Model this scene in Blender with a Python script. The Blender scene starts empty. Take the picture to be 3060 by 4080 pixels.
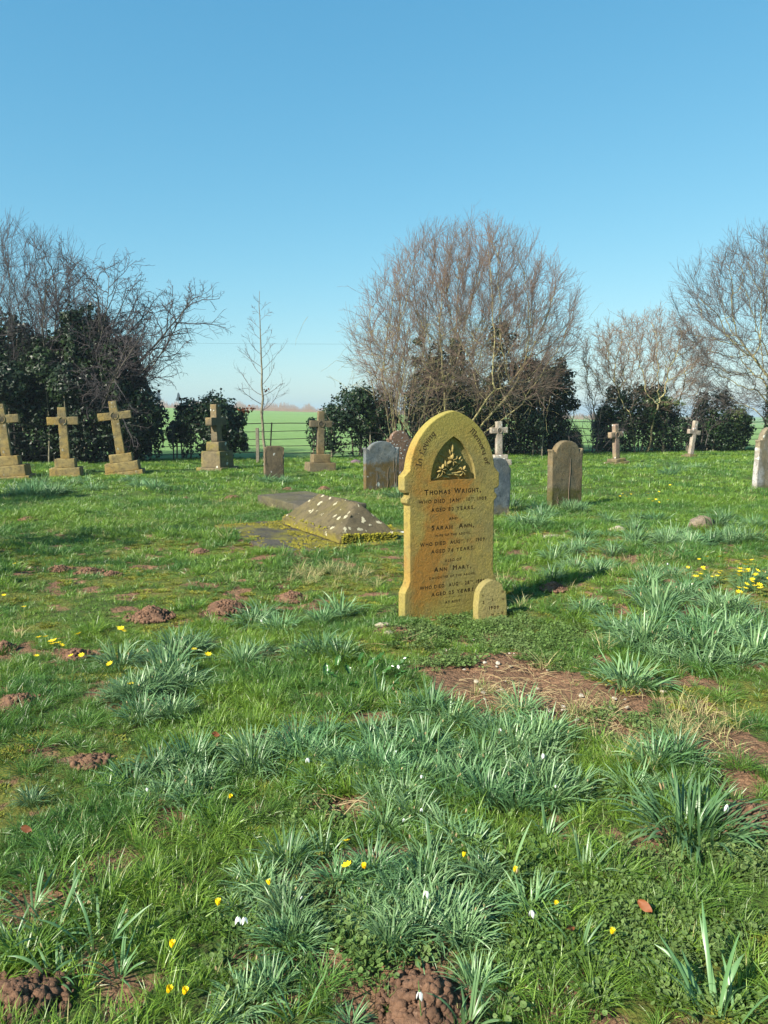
import bpy, bmesh, math, random
import numpy as np
from mathutils import Vector, Matrix
R = math.radians
rng = np.random.default_rng(7)
random.seed(7)
S = bpy.context.scene
COL = S.collection

# ---------------------------------------------------------------- camera
PITCH = R(7.4); EYE = 1.5; F = 3064.0
cam = bpy.data.objects.new('camera', bpy.data.cameras.new('camera')); COL.objects.link(cam)
cam.location = (0, 0, EYE); cam.rotation_euler = (math.pi/2 - PITCH, 0, 0)
cam.data.sensor_fit = 'HORIZONTAL'; cam.data.sensor_width = 36; cam.data.lens = 36*F/3060
cam.data.clip_start = .05; cam.data.clip_end = 9000
S.camera = cam
# ---------------------------------------------------------------- world and sun
SUN_EL = R(35); SUN_AZ = (-.743, -.669)          # horizontal direction towards the sun
w = bpy.data.worlds.new('World'); S.world = w; w.use_nodes = True
nt = w.node_tree; nt.nodes.clear()
sky = nt.nodes.new('ShaderNodeTexSky'); sky.sky_type = 'NISHITA'; sky.sun_disc = False
sky.sun_elevation = SUN_EL; sky.sun_rotation = math.atan2(SUN_AZ[0], SUN_AZ[1])
sky.air_density = 1.05; sky.dust_density = .6; sky.ozone_density = 2.0; sky.altitude = 0
bg = nt.nodes.new('ShaderNodeBackground'); bg.inputs[1].default_value = .105
out = nt.nodes.new('ShaderNodeOutputWorld')
sp_ = nt.nodes.new('ShaderNodeSeparateColor'); cb_ = nt.nodes.new('ShaderNodeCombineColor'); nt.links.new(sky.outputs[0], sp_.inputs[0])
for i, (gain, pw) in enumerate(((.465, 1.04), (.505, .66), (.505, .50))):     # the camera's rendering of the clear winter sky: bluer and gentler towards the horizon
    a = nt.nodes.new('ShaderNodeMath'); a.operation = 'POWER'; nt.links.new(sp_.outputs[i], a.inputs[0]); a.inputs[1].default_value = pw
    m = nt.nodes.new('ShaderNodeMath'); m.operation = 'MULTIPLY'; nt.links.new(a.outputs[0], m.inputs[0]); m.inputs[1].default_value = gain*.105**pw/.105; nt.links.new(m.outputs[0], cb_.inputs[i])
nt.links.new(cb_.outputs[0], bg.inputs[0]); nt.links.new(bg.outputs[0], out.inputs[0])
sun = bpy.data.objects.new('sun', bpy.data.lights.new('sun', 'SUN')); COL.objects.link(sun)
sun.data.energy = 5.0; sun.data.angle = R(.53); sun.data.color = (1, .93, .80)
sdir = Vector((SUN_AZ[0]*math.cos(SUN_EL), SUN_AZ[1]*math.cos(SUN_EL), math.sin(SUN_EL)))
sun.rotation_euler = sdir.to_track_quat('Z', 'Y').to_euler(); sun.location = (-20, -15, 30)
S.view_settings.view_transform = 'Standard'; S.view_settings.look = 'None'
S.view_settings.exposure = 1.2; S.view_settings.gamma = 1
S.render.engine = 'CYCLES'
S.cycles.max_bounces = 6; S.cycles.diffuse_bounces = 3; S.cycles.transmission_bounces = 4
S.cycles.transparent_max_bounces = 8; S.cycles.caustics_reflective = False

# ---------------------------------------------------------------- noise and terrain
def hash2(ix, iy, s=0):
    n = (ix.astype(np.int64)*374761393 + iy.astype(np.int64)*668265263 + s*1442695041) & 0x7fffffff
    n = ((n ^ (n >> 13))*1274126177) & 0x7fffffff
    return ((n ^ (n >> 16)) & 0xffff)/65535.0
def vnoise(x, y, s=0):
    x = np.asarray(x, float); y = np.asarray(y, float)
    ix = np.floor(x); iy = np.floor(y); fx = x-ix; fy = y-iy
    fx = fx*fx*(3-2*fx); fy = fy*fy*(3-2*fy)
    a = hash2(ix, iy, s); b = hash2(ix+1, iy, s); c = hash2(ix, iy+1, s); d = hash2(ix+1, iy+1, s)
    return (a*(1-fx)+b*fx)*(1-fy)+(c*(1-fx)+d*fx)*fy
def fbm(x, y, s=0, o=4):
    r = 0; a = .5; t = 0
    for k in range(o):
        r = r+a*vnoise(x*2**k, y*2**k, s+k*17); t += a; a *= .5
    return r/t
def sstep(a, b, x):
    t = np.clip((x-a)/(b-a), 0, 1); return t*t*(3-2*t)
def fence_y(x): return 25.6+.30*np.asarray(x, float)
def terrain(x, y):
    x = np.asarray(x, float); y = np.asarray(y, float)
    z = (fbm(x*.9, y*.9, 3)-.5)*.11*sstep(30, 12, y) + (fbm(x*3.5, y*3.5, 9)-.5)*.045*sstep(14, 6, y)
    yy = np.maximum(y, 1)
    q = np.clip(x/yy, -1.2, 1.2)
    slope = -.0023-.0305*q
    far = 1.5 + 250*slope
    t = np.clip((y-31)/219, 0, None)
    z = z + far*np.minimum(t, 1)*sstep(0, .05, t) + np.where(t > 1, -(yy-250)*.004, 0)
    return z
def at(u, v, z=None):
    """point of the ground seen at (u, v) of the 1659x2212 photograph"""
    su = (u*1.8445-1530)/F; sv = -(v*1.8445-2040)/F
    d = Vector((su, math.cos(PITCH)+sv*math.sin(PITCH), -math.sin(PITCH)+sv*math.cos(PITCH)))
    zz = 0 if z is None else z
    for _ in range(4 if z is None else 1):
        k = (zz-EYE)/d.z; p = Vector((0, 0, EYE))+d*k
        if z is None: zz = float(terrain(p.x, p.y))
    return Vector((p.x, p.y, zz))
def gz(x, y): return float(terrain(x, y))

# bare soil, moss and clump cover masks
def blob(x, y, cx, cy, rx, ry, a=0):
    c, s = math.cos(a), math.sin(a); dx, dy = x-cx, y-cy
    return ((dx*c+dy*s)/rx)**2+((-dx*s+dy*c)/ry)**2
SOIL = []
for (u, v, rx, ry, a) in [(1060, 1455, .40, .42, 0), (1150, 1500, .48, .34, -.35), (1290, 1530, .52, .36, -.25), (1440, 1585, .5, .24, -.5), (1540, 1640, .08, .06, 0),
                          (1180, 1470, .22, .18, 0), (860, 1368, .22, .12, 0), (1240, 1380, .22, .12, 0), (160, 1410, .17, .09, 0), (195, 1640, .12, .07, 0),
                          (730, 1745, .15, .10, 0), (1612, 1765, .10, .08, 0), (935, 2150, .12, .08, 0), (40, 2160, .12, .1, 0), (1000, 1385, .22, .14, 0)]:
    p = at(u, v); SOIL.append((p.x, p.y, rx, ry, a))
def soil(x, y):
    m = np.zeros_like(np.asarray(x, float)); n = fbm(np.asarray(x)*6, np.asarray(y)*6, 40)
    for b in SOIL: m = np.maximum(m, 1.25-blob(x, y, *b))
    return sstep(.0, .35, m+(n-.5)*1.3)
def mossy(x, y):
    n = fbm(np.asarray(x)*1.3, np.asarray(y)*1.3, 71); k = fbm(np.asarray(x)*5, np.asarray(y)*5, 77)
    return sstep(.58, .70, n*.75+k*.35)*sstep(13, 8, np.asarray(y))

# ---------------------------------------------------------------- mesh helpers
def tag(o, label=None, cat=None, group=None, kind=None):
    if label: o['label'] = label
    if cat: o['category'] = cat
    if group: o['group'] = group
    if kind: o['kind'] = kind
    return o
def link(o, parent=None):
    COL.objects.link(o)
    if parent is not None: o.parent = parent
    return o
def empty(name, loc=(0, 0, 0), rot=(0, 0, 0)):
    o = bpy.data.objects.new(name, None); o.location = loc; o.rotation_euler = rot
    o.empty_display_size = .1
    return link(o)
class MB:
    def __init__(s): s.V = []; s.Fc = []; s.M = []; s.n = 0
    def add(s, V, Fc, m=0):
        V = np.asarray(V, float).reshape(-1, 3)
        if isinstance(Fc, np.ndarray): s.Fc.append(Fc+s.n); s.M.append(np.full(len(Fc), m))
        else:
            by = {}
            for f in Fc: by.setdefault(len(f), []).append(f)
            for k, fs in by.items(): s.Fc.append(np.array(fs)+s.n); s.M.append(np.full(len(fs), m))
        s.V.append(V); s.n += len(V)
    def mesh(s, name, mats, smooth=False):
        me = bpy.data.meshes.new(name)
        V = np.concatenate(s.V)
        loops = np.concatenate([f.ravel() for f in s.Fc]).astype(np.int32)
        tot = np.concatenate([np.full(len(f), f.shape[1]) for f in s.Fc]).astype(np.int32)
        st = np.concatenate([[0], np.cumsum(tot)[:-1]]).astype(np.int32)
        me.vertices.add(len(V)); me.vertices.foreach_set('co', V.astype(np.float32).ravel())
        me.loops.add(len(loops)); me.loops.foreach_set('vertex_index', loops)
        me.polygons.add(len(tot)); me.polygons.foreach_set('loop_start', st); me.polygons.foreach_set('loop_total', tot)
        me.polygons.foreach_set('material_index', np.concatenate(s.M).astype(np.int32))
        me.polygons.foreach_set('use_smooth', np.full(len(tot), smooth))
        for m in (mats if isinstance(mats, (list, tuple)) else [mats]): me.materials.append(m)
        me.update(calc_edges=True); me.validate()
        return me
    def build(s, name, mats, parent=None, smooth=False):
        return link(bpy.data.objects.new(name, s.mesh(name, mats, smooth)), parent)
def bm_obj(name, bm, mats, parent=None, smooth=False):
    me = bpy.data.meshes.new(name); bm.to_mesh(me); bm.free()
    for m in (mats if isinstance(mats, (list, tuple)) else [mats]): me.materials.append(m)
    if smooth: me.polygons.foreach_set('use_smooth', np.full(len(me.polygons), True))
    return link(bpy.data.objects.new(name, me), parent)
def prism(outline, y0, y1, bevel=0, seg=2):
    """outline in (x, z), extruded along y"""
    bm = bmesh.new()
    vs = [bm.verts.new((x, y0, z)) for x, z in outline]
    f = bm.faces.new(vs); r = bmesh.ops.extrude_face_region(bm, geom=[f])
    bmesh.ops.translate(bm, verts=[g for g in r['geom'] if isinstance(g, bmesh.types.BMVert)], vec=(0, y1-y0, 0))
    bmesh.ops.recalc_face_normals(bm, faces=bm.faces[:])
    if bevel:
        es = [e for e in bm.edges if abs((e.verts[0].co-e.verts[1].co).y) < 1e-6]
        bmesh.ops.bevel(bm, geom=es, offset=bevel, segments=seg, affect='EDGES', profile=.6)
    return bm
def rough(bm, amp, scale, cuts=0, seed=0):
    """wear: split long edges and push the vertices about"""
    if cuts:
        bmesh.ops.triangulate(bm, faces=bm.faces[:])
        for _ in range(6):
            es = [e for e in bm.edges if e.calc_length() > cuts]
            if not es: break
            bmesh.ops.subdivide_edges(bm, edges=es, cuts=1); bmesh.ops.triangulate(bm, faces=bm.faces[:])
    from mathutils import noise
    bm.normal_update(); o = Vector((seed*3.1, seed*1.7, seed))
    for v in bm.verts:
        n = noise.fractal(v.co*scale+o, 1, 2, 4)
        v.co += v.normal*n*amp
def blockb(sx, sy, sz, z0=0, bevel=.012, taper=0):
    bm = bmesh.new(); bmesh.ops.create_cube(bm, size=1)
    for v in bm.verts:
        k = 1-taper*(v.co.z+.5)
        v.co = Vector((v.co.x*sx*k, v.co.y*sy*k, (v.co.z+.5)*sz+z0))
    bmesh.ops.bevel(bm, geom=bm.edges[:], offset=bevel, segments=2, affect='EDGES', profile=.6)
    return bm
def join(bms):
    b = bmesh.new()
    for x in bms:
        me = bpy.data.meshes.new('t'); x.to_mesh(me); x.free(); b.from_mesh(me); bpy.data.meshes.remove(me)
    return b
def tubes(P, Rr, sides=4, cap=False):
    """P (N,k,3), Rr (N,k) -> verts, quads"""
    P = np.asarray(P, float); Rr = np.asarray(Rr, float); N, k, _ = P.shape
    T = np.gradient(P, axis=1); T /= np.linalg.norm(T, axis=2, keepdims=True)+1e-9
    ref = np.where(np.abs(T[:, :1, 2:3]) > .9, np.array([1., 0, 0]), np.array([0, 0, 1.]))
    A = np.cross(T, np.broadcast_to(ref, T.shape)); A /= np.linalg.norm(A, axis=2, keepdims=True)+1e-9
    B = np.cross(T, A)
    a = np.arange(sides)*2*math.pi/sides
    V = P[:, :, None]+Rr[:, :, None, None]*(A[:, :, None]*np.cos(a)[None, None, :, None]+B[:, :, None]*np.sin(a)[None, None, :, None])
    idx = np.arange(N*k*sides).reshape(N, k, sides)
    a0 = idx[:, :-1]; a1 = idx[:, 1:]
    Q = np.stack([a0, np.roll(a0, -1, 2), np.roll(a1, -1, 2), a1], -1).reshape(-1, 4)
    return V.reshape(-1, 3), Q
def norm(v): return v/(np.linalg.norm(v, axis=-1, keepdims=True)+1e-9)

# ---------------------------------------------------------------- material helpers
class NT:
    def __init__(s, name):
        s.m = bpy.data.materials.new(name); s.m.use_nodes = True; s.t = s.m.node_tree; s.t.nodes.clear()
        s.out = s.n('ShaderNodeOutputMaterial'); s.p = s.n('ShaderNodeBsdfPrincipled'); s.l(s.p.outputs[0], s.out.inputs[0])
    def n(s, k, **kw):
        o = s.t.nodes.new(k)
        for a, b in kw.items(): setattr(o, a, b)
        return o
    def l(s, a, b): s.t.links.new(a, b)
    def setin(s, sock, v):
        if hasattr(v, 'is_linked') or isinstance(v, bpy.types.NodeSocket): s.l(v, sock)
        elif isinstance(v, (tuple, list)) and len(v) == 3 and sock.type == 'RGBA': sock.default_value = (*v, 1)
        else: sock.default_value = v
    def coord(s, k='Object'): return s.n('ShaderNodeTexCoord').outputs[k]
    def pos(s): return s.n('ShaderNodeNewGeometry').outputs['Position']
    def noise(s, scale, vec=None, detail=4, rough=.55, dist=0, out='Fac'):
        o = s.n('ShaderNodeTexNoise'); o.inputs['Scale'].default_value = scale; o.inputs['Detail'].default_value = detail
        o.inputs['Roughness'].default_value = rough; o.inputs['Distortion'].default_value = dist
        if vec is not None: s.l(vec, o.inputs['Vector'])
        return o.outputs[out]
    def vor(s, scale, vec=None, out='Distance', feat='F1'):
        o = s.n('ShaderNodeTexVoronoi', feature=feat); o.inputs['Scale'].default_value = scale
        if vec is not None: s.l(vec, o.inputs['Vector'])
        return o.outputs[out]
    def ramp(s, v, a, b, lo=0., hi=1.):
        o = s.n('ShaderNodeMapRange', clamp=True, interpolation_type='SMOOTHSTEP'); s.setin(o.inputs[0], v)
        for i, x in enumerate((a, b, lo, hi)): o.inputs[i+1].default_value = x
        return o.outputs[0]
    def mix(s, f, a, b):
        o = s.n('ShaderNodeMix', data_type='RGBA'); s.setin(o.inputs[0], f); s.setin(o.inputs[6], a); s.setin(o.inputs[7], b); return o.outputs[2]
    def math(s, op, a, b=0.):
        o = s.n('ShaderNodeMath', operation=op); s.setin(o.inputs[0], a); s.setin(o.inputs[1], b); return o.outputs[0]
    def vadd(s, vec, n, k):
        o = s.n('ShaderNodeVectorMath', operation='MULTIPLY_ADD'); s.l(n, o.inputs[0]); o.inputs[1].default_value = (k, k, k); s.l(vec, o.inputs[2]); return o.outputs[0]
    def sep(s, vec):
        o = s.n('ShaderNodeSeparateXYZ'); s.l(vec, o.inputs[0]); return o.outputs
    def bump(s, h, strength=.5, dist=.01, nrm=None):
        o = s.n('ShaderNodeBump'); o.inputs['Strength'].default_value = strength; o.inputs['Distance'].default_value = dist
        s.setin(o.inputs['Height'], h)
        if nrm is not None: s.l(nrm, o.inputs['Normal'])
        return o.outputs[0]
    def set(s, **kw):
        for k, v in kw.items(): s.setin(s.p.inputs[k.replace('_', ' ')], v)
        return s.m
    def translucent(s, col, fac, rough=.5):
        t = s.n('ShaderNodeBsdfTranslucent'); s.setin(t.inputs[0], col); mx = s.n('ShaderNodeMixShader')
        mx.inputs[0].default_value = fac; s.l(s.p.outputs[0], mx.inputs[1]); s.l(t.outputs[0], mx.inputs[2]); s.l(mx.outputs[0], s.out.inputs[0])

def stone_mat(name, base, alt, stain=None, stain_amt=.5, lichen=(.55, .55, .48), spots=.0, spot_scale=9, moss=None, moss_z=(0, .3), moss_amt=.6, top=None, bump=.9, seed=0., stain_x=None, mott=1.):
    t = NT(name); mp = t.n('ShaderNodeMapping'); mp.inputs['Location'].default_value = (seed, seed*1.7, seed*.6)
    t.l(t.coord(), mp.inputs[0]); c = mp.outputs[0]; raw = t.coord(); raw_ = raw
    col = t.mix(t.ramp(t.noise(3.2, c, 6, .65), .35, .65), base, alt)
    if stain:
        sf = t.math('MULTIPLY', t.ramp(t.noise(1.9, c, 5, .6, .6), .42, .68), stain_amt*1.6)
        if stain_x: sf = t.math('MULTIPLY', sf, t.ramp(t.math('ABSOLUTE', t.sep(t.vadd(raw_, t.noise(4, c, 4, .6, out='Color'), .12))[0]), stain_x+.06, stain_x-.10))
        col = t.mix(sf, col, stain)
    grain = t.noise(60, c, 6, .7); fine = t.noise(14, c, 5, .7)
    col = t.mix(t.ramp(grain, .3, .75, 0, .35), col, tuple(x*.45 for x in base))
    col = t.mix(t.ramp(fine, .48, .68, 0, .7*mott), col, tuple(x*.55 for x in alt))
    col = t.mix(t.ramp(t.noise(5, c, 6, .75, 1.2), .55, .70, 0, .55*mott), col, tuple(x*.45 for x in alt))
    if top:   # lighter/dirty band by height: (z0, z1, colour)
        z = t.sep(t.vadd(raw, t.noise(5, c, 4, .6, out='Color'), .25))[2]
        col = t.mix(t.ramp(z, top[0]+.12, top[1]+.12), col, top[2])
    if moss:
        z = t.sep(t.vadd(raw, t.noise(7, c, 5, .7, out='Color'), .3))[2]
        m = t.math('MULTIPLY', t.ramp(z, moss_z[1]+.15, moss_z[0]+.15), t.ramp(t.noise(9, c, 5, .7), .35, .55, .35, 1))
        col = t.mix(t.math('MULTIPLY', m, moss_amt), col, moss)
    pit = t.noise(130, c, 4, .7); h = t.math('ADD', t.math('ADD', t.math('MULTIPLY', grain, .8), t.math('MULTIPLY', fine, .7)), t.math('MULTIPLY', t.ramp(pit, .3, .45), .35))
    if spots:
        wv = t.vadd(t.vadd(c, t.noise(7, c, 3, .6, out='Color'), .12), t.noise(26, c, 4, .7, out='Color'), .07)
        d = t.vor(spot_scale, wv); rr = t.sep(t.vor(spot_scale, wv, 'Color'))[0]
        lim = t.ramp(rr, 1-spots, 1, .0, .42)
        s1 = t.ramp(t.math('SUBTRACT', lim, d), .0, .05)
        col = t.mix(t.math('MULTIPLY', s1, t.ramp(t.noise(70, c, 3), .3, .5, .55, 1)), col, lichen); h = t.math('ADD', h, t.math('MULTIPLY', s1, .35))
    return t.set(Base_Color=col, Roughness=.92, Normal=t.bump(h, bump, .012), Specular_IOR_Level=.25)

def leaf_mat(name, a, b, c=None, trans=.25, rough=.45, spec=.4, tcol=None, patch=1.2):
    t = NT(name); g = t.n('ShaderNodeNewGeometry'); oi = t.n('ShaderNodeObjectInfo')
    isl = g.outputs['Random Per Island']
    col = t.mix(isl, a, b)
    if c is not None: col = t.mix(t.math('MULTIPLY', t.ramp(t.noise(patch, g.outputs['Position'], 3), .42, .62), .8), col, c)
    v = t.math('ADD', t.math('MULTIPLY', oi.outputs['Random'], .4), .8)
    hs = t.n('ShaderNodeHueSaturation'); t.l(col, hs.inputs['Color']); t.l(v, hs.inputs['Value'])
    t.set(Base_Color=hs.outputs[0], Roughness=rough, Specular_IOR_Level=spec)
    tc = t.n('ShaderNodeHueSaturation'); t.l(hs.outputs[0], tc.inputs['Color']); tc.inputs['Value'].default_value = 1.5; tc.inputs['Hue'].default_value = .49
    t.translucent(tc.outputs[0], trans)
    return t.m
def plain(name, col, rough=.7, bump=0, scale=40, alt=None, spec=.3):
    t = NT(name); c = t.coord()
    k = t.mix(t.ramp(t.noise(scale, c, 5, .6), .35, .65), col, alt or tuple(x*.65 for x in col))
    kw = dict(Base_Color=k, Roughness=rough, Specular_IOR_Level=spec)
    if bump: kw['Normal'] = t.bump(t.noise(scale*1.5, c, 5, .65), 1, bump)
    return t.set(**kw)

M = {}
GREEN_A, GREEN_B = (.088, .175, .018), (.185, .295, .036)
M['grass'] = leaf_mat('grass_blades', GREEN_A, GREEN_B, (.055, .145, .030), .30, .40, .5, patch=.9)
M['grass_dry'] = leaf_mat('dry_grass', (.40, .34, .17), (.26, .26, .10), None, .2, .7, .2)
M['strap'] = leaf_mat('strap_leaves', (.100, .195, .075), (.185, .290, .125), (.08, .18, .065), .2, .38, .5, patch=2.)
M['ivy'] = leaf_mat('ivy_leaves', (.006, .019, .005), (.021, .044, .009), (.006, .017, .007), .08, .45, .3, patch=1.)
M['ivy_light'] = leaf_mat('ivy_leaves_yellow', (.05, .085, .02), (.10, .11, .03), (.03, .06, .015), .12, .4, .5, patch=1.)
M['weed'] = leaf_mat('weed_leaves', (.07, .135, .028), (.11, .18, .045), (.13, .19, .06), .25, .6, .3, patch=3)
M['arum'] = leaf_mat('arum_leaves', (.025, .085, .015), (.05, .13, .025), None, .22, .25, .6)
M['moss'] = leaf_mat('moss_cushion', (.20, .185, .018), (.32, .285, .03), (.11, .105, .018), .05, .9, .1, patch=6)
M['moss_dull'] = leaf_mat('moss_on_slab', (.13, .12, .018), (.22, .19, .028), (.08, .08, .018), .05, .9, .1, patch=6)
M['moss_turf'] = leaf_mat('moss_in_turf', (.15, .17, .028), (.24, .23, .04), (.11, .14, .03), .15, .9, .1, patch=4)
M['straw'] = leaf_mat('straw', (.42, .33, .18), (.30, .22, .11), None, .1, .7, .2)
M['brown_leaf'] = leaf_mat('brown_leaf', (.13, .045, .018), (.22, .075, .025), None, .2, .6, .3)
M['yellow'] = leaf_mat('yellow_petals', (.85, .62, .01), (.9, .7, .02), None, .25, .35, .5)
M['white'] = leaf_mat('white_petals', (.78, .78, .76), (.85, .85, .82), None, .3, .5, .4)
M['withered'] = leaf_mat('withered_petals', (.44, .37, .20), (.34, .25, .13), None, .2, .7, .3)
M['stalk'] = plain('flower_stalk', (.10, .19, .05), .5)
M['bark'] = plain('bark_grey_green', (.20, .175, .12), .9, .01, 12, (.11, .10, .065))
M['bark_lichen'] = plain('bark_lichen', (.33, .30, .13), .9, .01, 9, (.15, .125, .08))
M['twig'] = plain('twigs_red_brown', (.175, .115, .088), .75, 0, 1.2, (.135, .108, .085))
M['twig_dark'] = plain('twigs_dark', (.075, .062, .06), .8, 0, 3, (.05, .045, .05))
M['bark_dark'] = plain('bark_dark', (.11, .10, .075), .9, .01, 12, (.06, .055, .04))
M['twig_grey'] = plain('twigs_grey', (.13, .11, .095), .8, 0, 3, (.085, .075, .075))
M['twig_tan'] = plain('twigs_tan', (.24, .17, .12), .85, 0, 3, (.17, .13, .10))
M['iron'] = plain('fence_iron', (.020, .022, .020), .6, .002, 30, (.04, .03, .022))
M['wood'] = plain('weathered_post', (.17, .15, .11), .9, .006, 18)
M['pebble'] = plain('pebble', (.55, .50, .42), .8, .004, 25, (.36, .30, .22))
M['dark_letter'] = plain('lettering_recess', (.085, .052, .018), .95, 0, 30)

def ground_mat():
    t = NT('churchyard_and_field'); p = t.pos(); s = t.sep(p)
    so = t.n('ShaderNodeAttribute', attribute_name='soil').outputs['Fac']; mo = t.n('ShaderNodeAttribute', attribute_name='moss').outputs['Fac']
    fi = t.n('ShaderNodeAttribute', attribute_name='field').outputs['Fac']
    n1 = t.noise(2.2, p, 5, .6); n2 = t.noise(38, p, 5, .7)
    turf = t.mix(t.ramp(n1, .35, .65), (.06, .125, .02), (.095, .155, .028))
    turf = t.mix(t.ramp(n2, .4, .65, 0, .8), turf, (.055, .045, .022))
    turf = t.mix(t.math('MULTIPLY', mo, t.ramp(n2, .3, .6, .4, 1)), turf, (.14, .145, .03))
    earth = t.mix(t.ramp(t.noise(26, p, 6, .7), .35, .65), (.27, .155, .09), (.15, .088, .053))
    earth = t.mix(t.ramp(t.noise(120, p, 3, .6), .62, .75, 0, .8), earth, (.33, .24, .15))
    col = t.mix(t.ramp(t.math('ADD', so, t.math('MULTIPLY', t.math('SUBTRACT', n2, .5), .7)), .3, .6), turf, earth)
    fn = t.noise(.05, p, 4, .6); row = t.noise(1.6, p, 5, .75)
    fcol = t.mix(t.ramp(fn, .35, .65), (.165, .275, .085), (.19, .295, .10))
    fcol = t.mix(t.ramp(row, .42, .7, 0, .45), fcol, (.09, .17, .05))
    col = t.mix(fi, col, fcol)
    nb = t.bump(t.noise(26, p, 6, .75), 1, .03); nb2 = t.bump(t.noise(1.6, p, 6, .8), .7, .25, nb)
    return t.set(Base_Color=col, Roughness=.95, Normal=nb2, Specular_IOR_Level=.15)
M['ground'] = ground_mat()
def soil_mat():
    t = NT('molehill_earth'); p = t.coord()
    c = t.mix(t.ramp(t.noise(16, p, 6, .7), .35, .65), (.22, .125, .078), (.10, .058, .038))
    c = t.mix(t.ramp(t.noise(90, p, 3, .6), .6, .72, 0, .7), c, (.30, .19, .13))
    return t.set(Base_Color=c, Roughness=.95, Normal=t.bump(t.noise(70, p, 6, .8), 1, .012), Specular_IOR_Level=.15)
M['soil'] = soil_mat()

# ---------------------------------------------------------------- ground
def axis(lo, hi, step, lo2, hi2, step2, ext, n=26):
    a = np.arange(lo, hi+1e-6, step); b = np.arange(hi+step2, hi2, step2); c = np.arange(lo2, lo-step2*.5, step2)
    g = np.geomspace(1, ext/step2, n)*step2
    return np.unique(np.round(np.concatenate([lo2-g[::-1], c, a, b, hi2+g]), 4))
xs = axis(-4.6, 4.8, .05, -24, 26, .4, 1500); ys = axis(1.2, 10.0, .05, -6, 34, .3, 1500)
ys = ys[ys > -40]
X, Y = np.meshgrid(xs, ys); Z = terrain(X, Y); nx, ny = len(xs), len(ys)
so = soil(X, Y)*(Y < 10)*(Y > 1); Z = Z-so*.012+so*(fbm(X*14, Y*14, 5)-.5)*.05
I = np.arange(nx*ny).reshape(ny, nx)
Q = np.stack([I[:-1, :-1], I[:-1, 1:], I[1:, 1:], I[1:, :-1]], -1).reshape(-1, 4)
g = MB(); g.add(np.stack([X, Y, Z], -1), Q)
go = g.build('ground', M['ground'], smooth=True); tag(go, kind='structure')
for nm, val in (('soil', so), ('moss', mossy(X, Y)), ('field', sstep(-.3, .3, Y-fence_y(X)))):
    a = go.data.attributes.new(nm, 'FLOAT', 'POINT'); a.data.foreach_set('value', val.astype(np.float32).ravel())

# ---------------------------------------------------------------- scatter (stuff)
def tuft(n, rad, L, W, lean, segs=3, curl=.5, flat=0.):
    """n blades, each a tapered bent strip"""
    r = rad*np.sqrt(rng.random(n)); a = rng.random(n)*2*math.pi
    base = np.stack([r*np.cos(a), r*np.sin(a), np.zeros(n)-.005], 1)
    ad = a+rng.normal(0, .8, n); ln = np.abs(rng.normal(lean, lean*.5, n))+.05
    out_ = np.stack([np.cos(ad), np.sin(ad), np.zeros(n)], 1)
    d = norm(out_*ln[:, None]+np.array([0, 0, 1.])); side = norm(np.cross(d, out_+rng.normal(0, .4, (n, 3))))
    ll = L*(.55+.75*rng.random(n)); ww = W*(.7+.6*rng.random(n)); cu = curl*(.3+1.2*rng.random(n))
    V = []; p = base.copy()
    for k in range(segs+1):
        t = k/segs; wk = ww*(1-t**1.6)*(.75+.5*min(t*2, 1))
        V += [p-side*wk[:, None]/2, p+side*wk[:, None]/2] if k < segs else [p]
        d = norm(d+out_*cu[:, None]/segs-np.array([0, 0, 1.])*(cu*.55*t)[:, None]); p = p+d*(ll/segs)[:, None]
    V = np.stack(V, 1); m = V.shape[1]; o = np.arange(n)[:, None]*m
    q = np.concatenate([o+np.array([2*k, 2*k+1, 2*k+3, 2*k+2]) for k in range(segs-1)])
    tr = o+np.array([2*segs-2, 2*segs-1, 2*segs])
    return V.reshape(-1, 3), q, tr
def tuft_mesh(name, mats, specs):
    b = MB()
    for (mi, a) in specs:
        V, q, tr = tuft(*a[:5], **(a[5] if len(a) > 5 else {}))
        n0 = b.n; b.V.append(V); b.n += len(V); b.Fc += [q+n0, tr+n0]; b.M += [np.full(len(q), mi), np.full(len(tr), mi)]
    return b.mesh(name, mats)
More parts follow.
